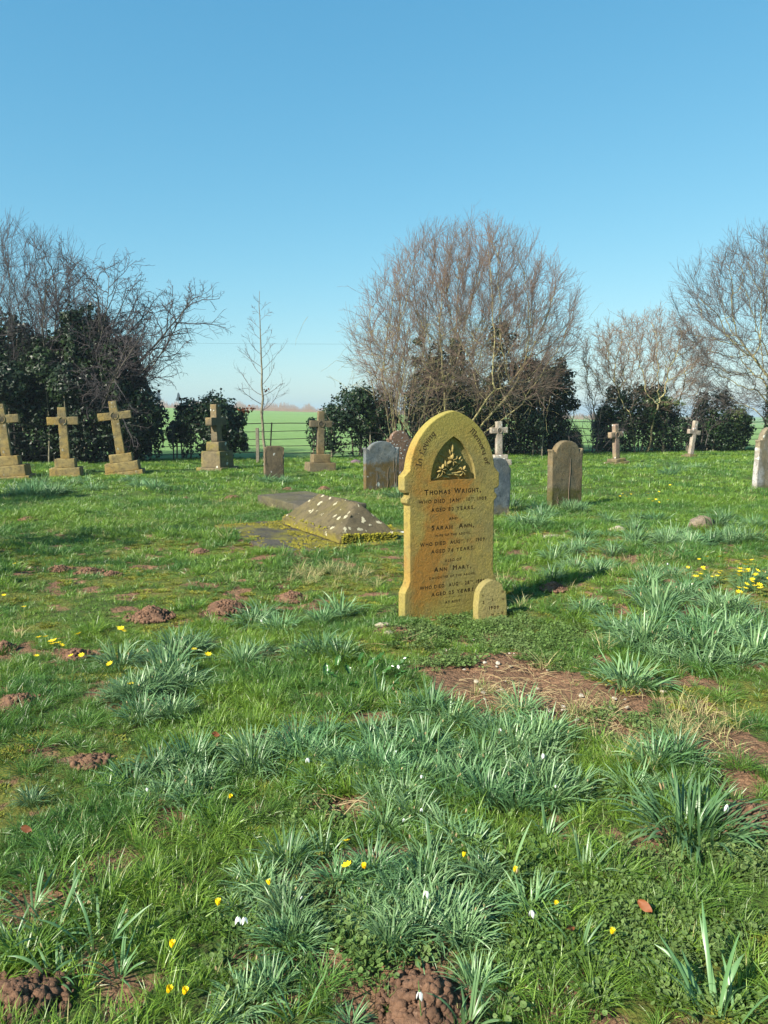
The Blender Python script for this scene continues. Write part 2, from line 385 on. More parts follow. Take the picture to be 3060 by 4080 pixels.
def scatter(name, pts, rot, scl, idx, variants, kindlabel=None, mats=None, tilt=None):
    me = bpy.data.meshes.new(name); me.vertices.add(len(pts)); me.vertices.foreach_set('co', np.asarray(pts, np.float32).ravel())
    e = np.zeros((len(pts), 3), np.float32); e[:, 2] = rot
    if tilt is not None: e[:, 0] = tilt[:, 0]; e[:, 1] = tilt[:, 1]
    a = me.attributes.new('rot', 'FLOAT_VECTOR', 'POINT'); a.data.foreach_set('vector', e.ravel())
    a = me.attributes.new('scl', 'FLOAT', 'POINT'); a.data.foreach_set('value', np.asarray(scl, np.float32))
    a = me.attributes.new('idx', 'INT', 'POINT'); a.data.foreach_set('value', np.asarray(idx, np.int32))
    o = link(bpy.data.objects.new(name, me))
    c = bpy.data.collections.new(name+'_kinds')
    for i, v in enumerate(variants): c.objects.link(bpy.data.objects.new('%s_%02d' % (name, i), v))
    g = bpy.data.node_groups.new(name, 'GeometryNodeTree'); g.interface.new_socket('Geometry', in_out='INPUT', socket_type='NodeSocketGeometry')
    g.interface.new_socket('Geometry', in_out='OUTPUT', socket_type='NodeSocketGeometry')
    gi = g.nodes.new('NodeGroupInput'); gout = g.nodes.new('NodeGroupOutput'); ins = g.nodes.new('GeometryNodeInstanceOnPoints'); ci = g.nodes.new('GeometryNodeCollectionInfo')
    ci.inputs['Collection'].default_value = c; ci.inputs['Separate Children'].default_value = True; ci.inputs['Reset Children'].default_value = True
    def at_(n, t):
        k = g.nodes.new('GeometryNodeInputNamedAttribute'); k.data_type = t; k.inputs[0].default_value = n; return [q for q in k.outputs if q.enabled and q.name == 'Attribute'][0]
    g.links.new(gi.outputs[0], ins.inputs['Points']); g.links.new(ci.outputs[0], ins.inputs['Instance']); ins.inputs['Pick Instance'].default_value = True
    g.links.new(at_('idx', 'INT'), ins.inputs['Instance Index'])
    er = g.nodes.new('FunctionNodeEulerToRotation'); g.links.new(at_('rot', 'FLOAT_VECTOR'), er.inputs[0]); g.links.new(er.outputs[0], ins.inputs['Rotation'])
    g.links.new(at_('scl', 'FLOAT'), ins.inputs['Scale']); g.links.new(ins.outputs[0], gout.inputs[0])
    md = o.modifiers.new('scatter', 'NODES'); md.node_group = g
    return o
def field_pts(n, y0, y1, q0=-.72, q1=.74, p=1.):
    y = y0+(y1-y0)*rng.random(n)**p; w0, w1 = q0*y-1.5*(q0 < -.7), q1*y+1.5*(q1 > .7); x = w0+(w1-w0)*rng.random(n); return x, y
EXCL = []        # (cx, cy, half length, half width, angle) footprints without grass
def excluded(x, y, grow=0):
    m = np.zeros(len(x), bool)
    for (cx, cy, a, b, th) in EXCL:
        c, s = math.cos(th), math.sin(th); dx, dy = x-cx, y-cy
        m |= (np.abs(dx*c+dy*s) < a+grow) & (np.abs(-dx*s+dy*c) < b+grow)
    return m
MOLE = []        # filled by the molehills: x, y, r
def in_mole(x, y, k=.8):
    m = np.zeros(len(x), bool)
    for (cx, cy, r) in MOLE: m |= (x-cx)**2+(y-cy)**2 < (r*k)**2
    return m

# ================================================================ MAIN HEADSTONE
YAW = R(29)
def evalcopy(o):
    dg = bpy.context.evaluated_depsgraph_get(); me = bpy.data.meshes.new_from_object(o.evaluated_get(dg)); return me
GLYPH = {}
def glyph(ch):
    if ch not in GLYPH:
        c = bpy.data.curves.new('g', 'FONT'); c.body = ch; c.size = 1; c.extrude = .5; c.resolution_u = 2; c.offset = .038
        o = bpy.data.objects.new('g', c); COL.objects.link(o); me = evalcopy(o); bpy.data.objects.remove(o); bpy.data.curves.remove(c)
        bm = bmesh.new(); bm.from_mesh(me); bpy.data.meshes.remove(me)
        bmesh.ops.remove_doubles(bm, verts=bm.verts[:], dist=1e-4)
        V = np.array([v.co[:] for v in bm.verts]); Fs = [[v.index for v in f.verts] for f in bm.faces]; bm.free()
        GLYPH[ch] = (V, Fs, V[:, 0].min(), V[:, 0].max())
    return GLYPH[ch]
CAP = .70
def line_geo(mb, segs, cx, z, width, cap, y, depth, m=1, rot=0, gap=.16):
    """segs: list of (text, scale, raise); centred on cx, fitted to width, letters sunk into the -y face"""
    pl = []; x = 0
    for (tx, sc, up) in segs:
        for ch in tx:
            if ch == ' ': x += .42*sc; continue
            V, Fs, a, b = glyph(ch); pl.append((V, Fs, x-a*sc, sc, up)); x += (b-a+gap)*sc
    tot = x-gap; h = cap/CAP
    for (V, Fs, xo, sc, up) in pl:
        P = np.zeros_like(V); P[:, 0] = (V[:, 0]*sc+xo-tot/2)*width/tot+cx; P[:, 2] = (V[:, 1]*sc+up)*h+z; P[:, 1] = y+V[:, 2]*2*depth
        # (x, y, z) of the glyph becomes (x, z, -y): keep the winding
        mb.add(P, [f for f in Fs], m)
def boolean(o, cut, op='DIFFERENCE'):
    cut.parent = o.parent; bpy.context.view_layer.update()
    md = o.modifiers.new('b', 'BOOLEAN'); md.operation = op; md.object = cut; md.solver = 'EXACT'; md.use_self = True
    me = evalcopy(o); o.modifiers.remove(md); old = o.data; o.data = me; bpy.data.meshes.remove(old)
    bpy.data.objects.remove(cut)
def fixn(me):
    bm = bmesh.new(); bm.from_mesh(me); bmesh.ops.recalc_face_normals(bm, faces=bm.faces[:]); bm.to_mesh(me); bm.free()
def gothic(hw, z0, rise, n=14):
    """pointed arch from (-hw, z0) over the apex to (hw, z0), left to right"""
    c = (rise**2-hw**2)/(2*hw); r = hw+c; pts = []
    am = math.atan2(rise, c)
    for k in range(n+1): a = am*k/n; pts.append((c-r*math.cos(a), z0+r*math.sin(a)))
    return pts+[(-x, z) for x, z in pts[-2::-1]]

M['main_stone'] = stone_mat('ochre_sandstone', (.350, .272, .070), (.245, .205, .075), (.345, .165, .032), .95, mott=.7, stain_x=.31, bump=.9, moss=(.19, .19, .035), moss_z=(-.05, .28), moss_amt=.45, top=(1.15, 1.5, (.29, .245, .06)), seed=2)
T_ = .09
HW = .372; SP = 1.06
P0 = Vector((.149, 5.40, 0)); wdir = Vector((math.cos(YAW), math.sin(YAW), 0)); ndir = Vector((math.sin(YAW), -math.cos(YAW), 0))
ctr = P0+wdir*(HW+.045)-ndir*(T_/2)
main = empty('gothic_headstone', (ctr.x, ctr.y, gz(ctr.x, ctr.y)), (R(-.6), 0, YAW))
tag(main, 'tall ochre pointed-arch headstone with carved lily panel and long inscription, in the centre', 'headstone')
prof = gothic(HW, SP, .455, 16)
right = [(HW+.045, SP-.01), (HW+.047, .955), (HW+.032, .935), (HW+.004, .93), (HW+.004, .905), (HW+.026, .885), (HW+.026, .862), (HW+.001, .838), (HW, .30), (HW+.012, .262), (HW+.045, .205), (HW+.047, -.12)]
outl = prof[1:-1]
outl = [(-x, z) for x, z in reversed(right)]+[(-HW, SP+.035)]+outl[1:-1]+[(HW, SP+.035)]+right
bm = prism(outl, -T_/2, T_/2, .0075, 2)
body = bm_obj('body', bm, [M['main_stone'], M['dark_letter']], main)
fixn(body.data)
# pointed panel cut 3 cm into the face
pan = gothic(.198, 1.012, .318, 10)
cb = bpy.data.objects.new('c', bpy.data.meshes.new('c')); bmc = prism(pan, -T_/2-.02, -T_/2+.030); bmc.to_mesh(cb.data); bmc.free(); fixn(cb.data); COL.objects.link(cb)
boolean(body, cb)
# bevelled splay round the panel
fy = -T_/2
lt = MB()
def Ln(segs, z, width, cap, cx=0.0): line_geo(lt, segs, cx, z-cap/2, width, cap, fy, .0045)
def caps(s, sm=.8):
    r = []
    for ch in s: r.append((ch.upper(), 1 if ch.isupper() or not ch.isalpha() else sm, 0))
    return r
ZL = lambda cy: 1.5-5.62*math.tan(PITCH+math.atan((1600+cy/2.404-2040)/F))
Ln(caps('Thomas Wright,'), ZL(850), .50, .037)
Ln([('WHO DIED  JAN', 1, 0), ('RY', .5, .35), ('. 10', 1, 0), ('TH', .5, .35), ('. 1909', 1, 0)], ZL(938), .60, .026)
Ln([('AGED 80 YEARS.', 1, 0)], ZL(1020), .385, .026)
Ln([('AND', 1, 0)], ZL(1112), .078, .019)
Ln(caps('Sarah  Ann,'), ZL(1188), .375, .034)
Ln([('WIFE OF THE ABOVE,', 1, 0)], ZL(1264), .32, .017)
Ln([('WHO DIED  AUG', 1, 0), ('ST', .5, .35), ('. 1', 1, 0), ('ST', .5, .35), ('.  1909', 1, 0)], ZL(1338), .575, .026)
Ln([('AGED 76 YEARS.', 1, 0)], ZL(1412), .385, .026)
Ln([('ALSO OF', 1, 0)], ZL(1508), .145, .021)
Ln(caps('Ann  Mary,'), ZL(1583), .335, .034)
Ln([('DAUGHTER OF THE ABOVE,', 1, 0)], ZL(1660), .415, .017)
Ln([('WHO DIED  AUG', 1, 0), ('ST', .5, .35), ('. 28', 1, 0), ('TH', .5, .35), ('. 1889', 1, 0)], ZL(1742), .58, .026)
Ln([('AGED 25 YEARS', 1, 0)], ZL(1815), .38, .026)
Ln([('AT REST', 1, 0)], ZL(1905), .138, .018)
def boxv(x0, x1, y0, y1, z0, z1):
    V = [(x, y, z) for z in (z0, z1) for y in (y0, y1) for x in (x0, x1)]
    return V, [(0, 2, 3, 1), (4, 5, 7, 6), (0, 1, 5, 4), (2, 6, 7, 3), (0, 4, 6, 2), (1, 3, 7, 5)]
for zz in (1858, 1955): lt.add(*boxv(-.072, .072, fy-.004, fy+.003, ZL(zz)-.001, ZL(zz)+.001), 1)
# blackletter line round the arch, drawn with a slanted nib
BL = {'I': (.5, [[(.05, .95), (.4, 1)], [(.25, 1), (.25, .05)], [(.05, .05), (.42, 0)]]),
      'n': (.55, [[(.08, .62), (.08, .02)], [(.08, .52), (.28, .66), (.4, .55), (.4, .02)]]),
      'L': (.62, [[(.3, 1), (.12, .8), (.2, .5), (.15, .1)], [(.05, .05), (.3, .12), (.55, 0)], [(.3, 1), (.42, .85)]]),
      'o': (.5, [[(.25, .66), (.08, .5), (.08, .15), (.22, 0), (.4, .15), (.4, .5), (.25, .66)]]),
      'v': (.5, [[(.06, .85), (.1, .15), (.24, 0), (.4, .15), (.42, .5), (.28, .66)]]),
      'i': (.28, [[(.12, .64), (.12, .02)], [(.12, .82), (.15, .88)]]),
      'g': (.5, [[(.38, .64), (.12, .6), (.1, .2), (.36, .1)], [(.4, .64), (.4, -.2), (.1, -.25)]]),
      'M': (.85, [[(.05, .1), (.14, .8), (.3, .98), (.38, .85), (.38, .05)], [(.38, .85), (.55, .98), (.7, .85), (.72, .05)], [(.0, .95), (.16, .85)]]),
      'e': (.45, [[(.08, .35), (.34, .45), (.22, .66), (.08, .5), (.08, .12), (.22, 0), (.38, .1)]]),
      'm': (.8, [[(.08, .62), (.08, .02)], [(.08, .52), (.24, .66), (.36, .55), (.36, .02)], [(.36, .52), (.54, .66), (.65, .55), (.65, .02)]]),
      'r': (.4, [[(.08, .62), (.08, .02)], [(.08, .5), (.24, .66), (.34, .56)]]),
      'y': (.5, [[(.08, .62), (.1, .15), (.3, .05)], [(.4, .64), (.4, -.15), (.12, -.28)]]),
      'f': (.4, [[(.16, .02), (.16, .8), (.3, .98), (.4, .88)], [(.0, .6), (.34, .6)]])}
nib = np.array([math.cos(R(35)), math.sin(R(35))])*.075
def nibstroke(a, b):
    a = np.array(a); b = np.array(b); d = (b-a)/(np.linalg.norm(b-a)+1e-9)*.012; a = a-d; b = b+d
    q = [a-nib, a+nib, b+nib, b-nib]
    ar = sum(q[i][0]*q[(i+1) % 4][1]-q[(i+1) % 4][0]*q[i][1] for i in range(4))
    return q if ar > 0 else q[::-1]
bl = MB()
def blackletter(word, a0, a1, h, ax, rr, cz):
    """letters along a circle (centre ax, cz; radius rr) between angles a0 and a1 (clockwise)"""
    tot = sum(BL[c][0] if c != ' ' else .35 for c in word); x = 0; gap = 0
    for c in word:
        if c == ' ': x += .35; continue
        wd, st = BL[c]
        for s in st:
            for p, q in zip(s[:-1], s[1:]):
                quad = []
                for pt in nibstroke(p, q):
                    an = a0+(a1-a0)*(x+pt[0])/tot; r = rr+pt[1]*h
                    quad.append((ax+r*math.cos(an), cz+r*math.sin(an)))
                V = [(x_, fy-.0008, z_) for x_, z_ in quad]+[(x_, fy+.002, z_) for x_, z_ in quad]
                bl.add(V, [(0, 1, 2, 3), (7, 6, 5, 4), (0, 4, 5, 1), (1, 5, 6, 2), (2, 6, 7, 3), (3, 7, 4, 0)], 0)
        x += wd
cA = (.455**2-HW**2)/(2*HW); rA = HW+cA
blackletter('In Loving', R(180-8), R(180-49), .046, cA, rA-.088, SP+.0)
blackletter('Memory of', R(52), R(8), .046, -cA, rA-.088, SP+.0)
# cut the inscription
cut = lt.build('c', [M['main_stone'], M['dark_letter']]); fixn(cut.data)
try:
    n0 = len(body.data.polygons); boolean(body, cut); print('inscription cut', n0, len(body.data.polygons))
except Exception as e: print('boolean failed', e)
blo = bl.build('gothic_lettering', M['dark_letter'], main); blo['kind'] = 'stuff'
# carved lilies
lm = MB()
def petal(mb, base, ang, L, W, lift, up=.35, m=0, n=6, y0=None):
    """leaf-shaped raised solid lying on the panel floor, pointing along ang"""
    d = np.array([math.cos(ang), math.sin(ang)]); s = np.array([-d[1], d[0]]); V = []
    for k in range(n+1):
        t = k/n; wk = W*math.sin(math.pi*min(t*.9+.06, 1))**.8*(1 if k < n else .05); c = np.array(base)+d*L*t
        yy = -lift*math.sin(math.pi*(t*.8+.15))-up*lift*t
        for q, hgt in ((-1, .0), (-.45, .75), (0, 1), (.45, .75), (1, .0)):
            pp = c+s*q*wk/2; V.append((pp[0], fl+(yy-.004)*hgt, pp[1]))
    Fc = [(i*5+j, i*5+j+1, i*5+j+6, i*5+j+5) for i in range(n) for j in range(4)]
    mb.add(V, Fc, m)
fl = fy+.030-.001
def lily(cx, cz, r, a0=0):
    for k in range(6): petal(lm, (cx, cz), a0+k*math.pi/3+rng.normal(0, .08), r*(1 if k % 2 else .85), r*.42, .020, 1.0)
    for k in range(3):
        a = a0+.3+k*2.1; V, q = tubes([[[cx, fl-.018, cz], [cx+r*.25*math.cos(a), fl-.03, cz+r*.25*math.sin(a)]]], [[.0022, .0028]], 5); lm.add(V, q)
lily(-.092, 1.085, .046, .3); lily(.0, 1.152, .055, .5); lily(.088, 1.072, .044, .1)
for bz, a, L, W in ((( .0, 1.20), 1.57, .085, .028), ((-.01, 1.19), 2.0, .055, .024)): petal(lm, bz, a, L, W, .018)
stem = [[(-.165, 1.022), (-.10, 1.042), (-.04, 1.065), (-.005, 1.10), (.0, 1.14)], [(-.06, 1.056), (.0, 1.06), (.05, 1.06), (.085, 1.07)], [(-.13, 1.03), (-.12, 1.05), (-.10, 1.07), (-.095, 1.08), (-.092, 1.085)], [(-.02, 1.08), (.02, 1.10), (.045, 1.12), (.06, 1.14), (.07, 1.155)]]
for st in stem:
    V, q = tubes([[(x, fl-.010, z) for x, z in st]], [[.0075, .0065, .006, .0055, .005][:len(st)]], 8); lm.add(V, q)
for k in range(34):
    t = rng.random(); x = rng.uniform(-.14, .14); z = 1.03+rng.random()*.24*(1-abs(x)/.19)
    petal(lm, (x*.8, z), rng.uniform(0, 6.28), rng.uniform(.03, .055), .016, rng.uniform(.006, .011), .2)
for (x, z, a, L) in ((-.06, 1.05, .05, .09), (.0, 1.055, -.25, .08), (-.09, 1.035, -.1, .08), (.03, 1.10, .9, .075), (.05, 1.12, .75, .06), (-.03, 1.09, 2.1, .07), (-.05, 1.10, 1.8, .06), (.04, 1.08, .5, .06)):
    petal(lm, (x, z), a, L, .026, .016, .3)
M['carving'] = stone_mat('carved_sandstone', (.38, .29, .10), (.28, .215, .075), None, bump=.5)
lm.build('carved_lilies', M['carving'], main, smooth=True)
EXCL.append((ctr.x, ctr.y, .40, .035, YAW))

# small footstone leaning at its right corner
fo = at(1051, 1338)
fs = empty('footstone', (fo.x+.03, fo.y+.04, gz(fo.x, fo.y)), (R(-3), R(1), YAW+R(-6)))
tag(fs, 'small pale rounded footstone with initials and 1909 at the tall ochre stone', 'footstone')
ol = gothic(.118, .155, .135, 9); ol = [(-.120, -.1), (-.124, .1)]+ol[:-4]+[(.085, .235), (.095, .205), (.112, .20)]+[(.124, .1), (.120, -.1)]
M['foot_stone'] = stone_mat('pale_limestone', (.345, .285, .105), (.25, .215, .085), (.30, .26, .05), .5, mott=.5, bump=1.1, seed=5)
bm = prism(ol, -.038, .038, .006, 2); fb = bm_obj('body', bm, [M['foot_stone'], M['dark_letter']], fs); fixn(fb.data)
ft = MB()
for (s_, x, z, c_) in (('T', -.082, .165, .020), ('W', .085, .185, .020), ('S', -.075, .118, .022), ('A', .0, .130, .022), ('W', .088, .130, .022), ('.', -.035, .12, .02), ('.', .04, .13, .02), ('M', .0, .018, .022), ('W', .085, .028, .022), ('.', -.02, .165, .02), ('.', .03, .172, .02)):
    wd = {'.': .004, 'W': .024, 'M': .02}.get(s_, .015); line_geo(ft, [(s_, 1, 0)], x, z, wd, c_, -.038, .004)
line_geo(ft, [('1909', 1, 0)], .012, .072, .085, .024, -.038, .004)
cut = ft.build('c', [M['foot_stone'], M['dark_letter']]); fixn(cut.data); boolean(fb, cut)
EXCL.append((fo.x+.03, fo.y+.04, .13, .05, YAW))

# ================================================================ OTHER HEADSTONES
def headstone(label, u, v, outline, th, mat, roll=0, pitch=0, yaw=YAW, worn=.006, name='headstone', bevel=.012, seed=1, anchor='l', sink=.15):
    """(u, v): lower left corner of its front face in the photograph"""
    p = at(u, v); hw = max(x for x, z in outline)
    wd = Vector((math.cos(yaw), math.sin(yaw), 0)); nd = Vector((math.sin(yaw), -math.cos(yaw), 0))
    c = p+wd*hw-nd*th/2
    root = empty(name, (c.x, c.y, gz(c.x, c.y)), (pitch, roll, yaw))
    tag(root, label, 'headstone')
    bm = prism(outline, -th/2, th/2, bevel, 2); rough(bm, worn, 6, .07, seed)
    b = bm_obj('body', bm, mat, root, smooth=False)
    for f in b.data.polygons: f.use_smooth = True
    EXCL.append((c.x, c.y, hw-.02, th/2-.01, yaw))
    return root, b
def shouldered(hw, h, rise, sh, cut=.05, n=10):
    """round head between two small scooped shoulders"""
    a = [(-hw, -.15), (-hw, sh-.035), (-hw-.012, sh-.02), (-hw-.012, sh+.005), (-hw+.02, sh+.01)]
    q = hw-.07
    for k in range(n+1):
        t = math.pi*(1-k/n); a.append((q*math.cos(t), h-rise+rise*math.sin(t)))
    return a+[(hw-.02, sh+.01), (hw+.012, sh+.005), (hw+.012, sh-.02), (hw, sh-.035), (hw, -.15)]
M['hs_blue'] = stone_mat('blue_grey_stone_ochre_foot', (.19, .21, .21), (.115, .135, .145), (.15, .13, .085), .35, spots=.10, spot_scale=9, top=None, bump=1.3, moss=(.12, .078, .020), moss_z=(.46, .56), moss_amt=.9, seed=3)
M['hs_red'] = stone_mat('red_brown_stone_white_lichen', (.22, .135, .09), (.16, .10, .07), None, spots=.6, spot_scale=19, lichen=(.55, .55, .52), bump=1.1, seed=9)
M['hs_slate'] = stone_mat('flaking_blue_slate', (.175, .205, .215), (.085, .105, .12), (.23, .20, .15), .3, moss=(.17, .14, .075), moss_z=(.10, .2), moss_amt=.8, bump=1, seed=13)
M['hs_tall'] = stone_mat('brown_stone_pale_edge', (.185, .155, .095), (.115, .10, .065), (.19, .125, .055), .45, moss=(.060, .060, .012), moss_z=(.26, .36), moss_amt=.9, seed=21, bump=1)
M['hs_plain'] = stone_mat('plain_brown_stone', (.17, .128, .078), (.115, .088, .055), (.18, .14, .06), .3, spots=.22, spot_scale=13, lichen=(.55, .55, .50), seed=31)
M['hs_right'] = stone_mat('brown_stone_white_streak', (.27, .22, .14), (.19, .16, .11), (.42, .42, .42), .55, spots=.25, spot_scale=9, moss=(.1, .09, .02), moss_z=(0, .12), seed=41, bump=1)
def vines(root, spec, front, name='dead_ivy_stem', mat=None):
    for (x0, x1, z1, r) in spec:
        n = 9; pts = []; x = x0
        for k in range(n):
            t = k/(n-1); pts.append((x0+(x1-x0)*t+math.sin(t*9+x0*40)*.008, front-.006, -.05+(z1+.05)*t))
        V, q = tubes([pts], [np.linspace(r, r*.4, n)], 5); b = MB(); b.add(V, q); b.build(name, M['twig_tan'], root, True)
h, _ = headstone('blue-grey round-shouldered headstone with ochre foot, left of the tall ochre stone', 789, 1061, shouldered(.365, .93, .19, .80), .11, M['hs_blue'], seed=3)
vines(h, [(-.12, -.13, .36, .004), (.10, .12, .42, .004), (.27, .24, .62, .005), (.31, .29, .55, .004), (.29, .31, .70, .004)], -.055)
headstone('red-brown round-topped headstone spotted with white lichen, behind the blue-grey one', 838, 1042, shouldered(.30, 1.12, .2, .93), .10, M['hs_red'], seed=8)
cham = [(-.262, -.15), (-.27, .70), (-.16, .84), (-.05, .865), (.06, .865), (.17, .83), (.262, .68), (.25, -.15)]
headstone('flaking slate-blue headstone with cut corners, half hidden behind the tall ochre stone', 1040, 1118, cham, .09, M['hs_slate'], seed=5, roll=R(.6), worn=.009)
h, _ = headstone('tall brown headstone with scooped shoulders, mossy foot and a dead ivy stem down its face', 1190, 1101, shouldered(.315, 1.07, .20, .93), .12, M['hs_tall'], seed=7, roll=R(-.4))
vines(h, [(.03, .045, .80, .005), (-.21, -.20, .2, .004), (-.17, -.19, .16, .004)], -.06)
arc = [(-.235, -.15), (-.235, .70)]+[(.235*math.cos(math.pi*(1-k/8)), .705+.045*math.sin(math.pi*k/8)) for k in range(9)]+[(.235, .70), (.235, -.15)]
headstone('plain brown low-arched headstone with white lichen dots, by the sapling', 572, 1034, arc, .09, M['hs_plain'], seed=11, roll=R(2.2), pitch=R(-2))
headstone('brown headstone with white streaks cut off by the right edge of the view', 1633, 1056, shouldered(.33, 1.22, .26, .95), .11, M['hs_right'], seed=15, roll=R(2.0))

# ================================================================ CROSSES
def cross(label, u, v, H, arm, shaft, dep, armz, steps, mat, roll=0, pitch=0, yaw=YAW, roundel=True, slab=None, stepmat=None, steproll=None, group=None):
    """(u, v): middle of the foot; H is the height of the whole; steps: (width, depth, height) from the ground up"""
    p = at(u, v); root = empty('stone_cross', (p.x, p.y+.2, gz(p.x, p.y)), (pitch, roll, yaw))
    tag(root, label, 'cross')
    z = -.05
    for i, (sw, sd, sh) in enumerate(steps):
        bm = blockb(sw, sd, sh+(.05 if i == 0 else 0), z, .014, .03); rough(bm, .008, 5, .12, i+u)
        so_ = bm_obj('plinth_step', bm, stepmat or mat, root, True); z = z+sh+(.05 if i == 0 else 0)
    EXCL.append((p.x, p.y+.2, steps[0][0]/2-.02, steps[0][1]/2-.02, yaw))
    s = shaft/2; zt = H; a = arm/2; za, zb = armz-s*.95, armz+s*.95
    o = [(-s*1.08, z), (-s, za), (-a, za-.004), (-a, zb+.004), (-s, zb), (-s*.97, zt), (s*.97, zt), (s, zb), (a, zb+.004), (a, za-.004), (s, za), (s*1.08, z)]
    bm = prism(o, -dep/2, dep/2, .012, 2); rough(bm, .006, 5, .08, u)
    bm_obj('cross', bm, mat, root, True)
    if roundel:
        f = -dep/2; b = MB(); V, q = tubes([[(0, f-.004, armz), (0, f-.013, armz)]], [[s*.98, s*.9]], 20)
        rim = []
        n = 24
        P = [[(s*.9*math.cos(2*math.pi*k/n), f-.006, armz+s*.9*math.sin(2*math.pi*k/n)) for k in range(n+1)]]
        V, q = tubes(P, [[.011]*(n+1)], 6); b.add(V, q)
        b.build('roundel', mat, root, True)
        t = MB(); line_geo(t, [('I', 1, 0), ('H', 1.0, 0), ('S', 1, 0)], 0, armz-s*.48, s*1.15, s*.95, f-.004, .006, 0, gap=.10)
        t.build('monogram', M['cross_dark'], root)
    return root
M['cross_ochre'] = stone_mat('ochre_stained_stone', (.29, .225, .090), (.15, .125, .07), (.30, .20, .05), .5, spots=.15, spot_scale=14, lichen=(.30,.28,.2), bump=1.3, seed=3)
M['cross_brown'] = stone_mat('brown_grey_stone', (.20, .16, .09), (.11, .092, .06), (.21, .14, .05), .4, spots=.15, bump=.9, seed=8)
M['cross_white'] = stone_mat('white_lichened_stone', (.40, .36, .30), (.26, .21, .17), (.26, .20, .08), .3, spots=.45, spot_scale=12, lichen=(.68, .68, .64), bump=.9, seed=5)
M['cross_pink'] = stone_mat('pinkish_stone', (.29, .20, .155), (.20, .145, .115), (.28, .25, .11), .35, spots=.2, spot_scale=12, lichen=(.55, .52, .48), bump=.9, seed=6)
M['step_moss'] = stone_mat('mossy_plinth_stone', (.20, .16, .085), (.115, .095, .058), (.20, .17, .03), .7, spots=.1, bump=1, seed=12)
M['cross_dark'] = plain('monogram_stone', (.10, .085, .06), .95, .002, 30)
Y2 = R(12)
cross('ochre stone cross on three steps, cut off by the left edge', 12, 1034, 1.72, .76, .195, .13, 1.37, [(1.05, .8, .05), (.86, .62, .25), (.56, .38, .22)], M['cross_ochre'], roll=R(-4), yaw=Y2)
cross('shorter upright ochre stone cross on two steps, second from the left edge', 137, 1029, 1.62, .70, .19, .12, 1.30, [(.70, .52, .20), (.46, .34, .21)], M['cross_ochre'], roll=R(-1.2), yaw=Y2)
cross('ochre stone cross leaning left on a tilted stepped base before the dark hedge', 262, 1024, 1.78, .78, .19, .12, 1.42, [(.98, .7, .06), (.80, .56, .23), (.54, .38, .20)], M['cross_ochre'], roll=R(-6.5), yaw=Y2)
cross('grey cross seen nearly edge-on above a tall block pedestal', 467, 1016, 1.70, .64, .21, .19, 1.26, [(.80, .8, .08), (.60, .60, .42), (.40, .40, .24)], M['cross_brown'], roll=R(-1.0), pitch=R(0), yaw=R(66), roundel=False, stepmat=M['step_moss'])
cross('slim brown stone cross on two steps beside the ivy bush, right of the sapling', 690, 1018, 1.52, .59, .17, .12, 1.20, [(.72, .5, .22), (.46, .34, .21)], M['cross_brown'], roll=R(1.6), yaw=R(22))
cross('white lichened cross rising behind the tall ochre headstone and slate-blue stone', 1080, 1006, 1.24, .52, .17, .13, .99, [(.6, .45, .16), (.44, .32, .14)], M['cross_white'], roll=R(-1.5), yaw=R(18))
cross('pinkish stone cross leaning slightly left on broken mossy steps', 1336, 1003, 1.16, .52, .165, .13, .86, [(.62, .5, .07), (.42, .36, .09)], M['cross_pink'], roll=R(-5), yaw=R(32), stepmat=M['step_moss'])
cross('small white cross leaning right, farthest to the right before the ivy', 1496, 988, 1.22, .50, .15, .12, .84, [(.46, .4, .05), (.30, .26, .05)], M['cross_white'], roll=R(7.5), yaw=R(24), stepmat=M['step_moss'], roundel=False)

# ================================================================ COPED TOMB AND LEDGERS
Lx = R(29)
M['coped'] = stone_mat('coped_tomb_stone', (.135, .108, .062), (.085, .070, .042), (.14, .12, .03), .35, spots=.72, spot_scale=10, lichen=(.40, .37, .25), moss=(.20, .17, .02), moss_z=(.03, .17), moss_amt=.8, bump=1, seed=17)
M['ledger'] = stone_mat('mossy_ledger_stone', (.085, .078, .062), (.055, .05, .042), (.17, .155, .02), 1.0, spots=.1, spot_scale=5, bump=1, seed=23)
M['ledger2'] = stone_mat('grey_ledger_stone', (.12, .105, .075), (.075, .066, .048), (.12, .11, .04), .4, spots=.25, spot_scale=5, lichen=(.42, .38, .30), bump=1, seed=27)
tx, ty = -.60, 9.46
def coped(hx, hy, zb, zr, base):
    """hipped stone: x is its width, y its length"""
    bm = bmesh.new(); v = [bm.verts.new(p) for p in [(-hx, -hy, base), (hx, -hy, base), (hx, hy, base), (-hx, hy, base), (-hx, -hy, zb), (hx, -hy, zb), (hx, hy, zb), (-hx, hy, zb), (0, -hy+.34, zr), (0, hy-.34, zr)]]
    for f in [(0, 3, 2, 1), (0, 1, 5, 4), (1, 2, 6, 5), (2, 3, 7, 6), (3, 0, 4, 7), (4, 5, 8), (5, 6, 9, 8), (6, 7, 9), (7, 4, 8, 9)]: bm.faces.new([v[i] for i in f])
    bmesh.ops.bevel(bm, geom=bm.edges[:], offset=.007, segments=1, affect='EDGES')
    rough(bm, .009, 7, .05, 3); return bm
tomb = empty('coped_tomb', (tx, ty, gz(tx, ty)), (0, R(3), Lx))
tag(tomb, 'low hipped grave stone with pale lichen blotches and yellow moss at its foot', 'tomb')
bm_obj('coped_stone', coped(.37, .88, .13, .47, .03), M['coped'], tomb, True)
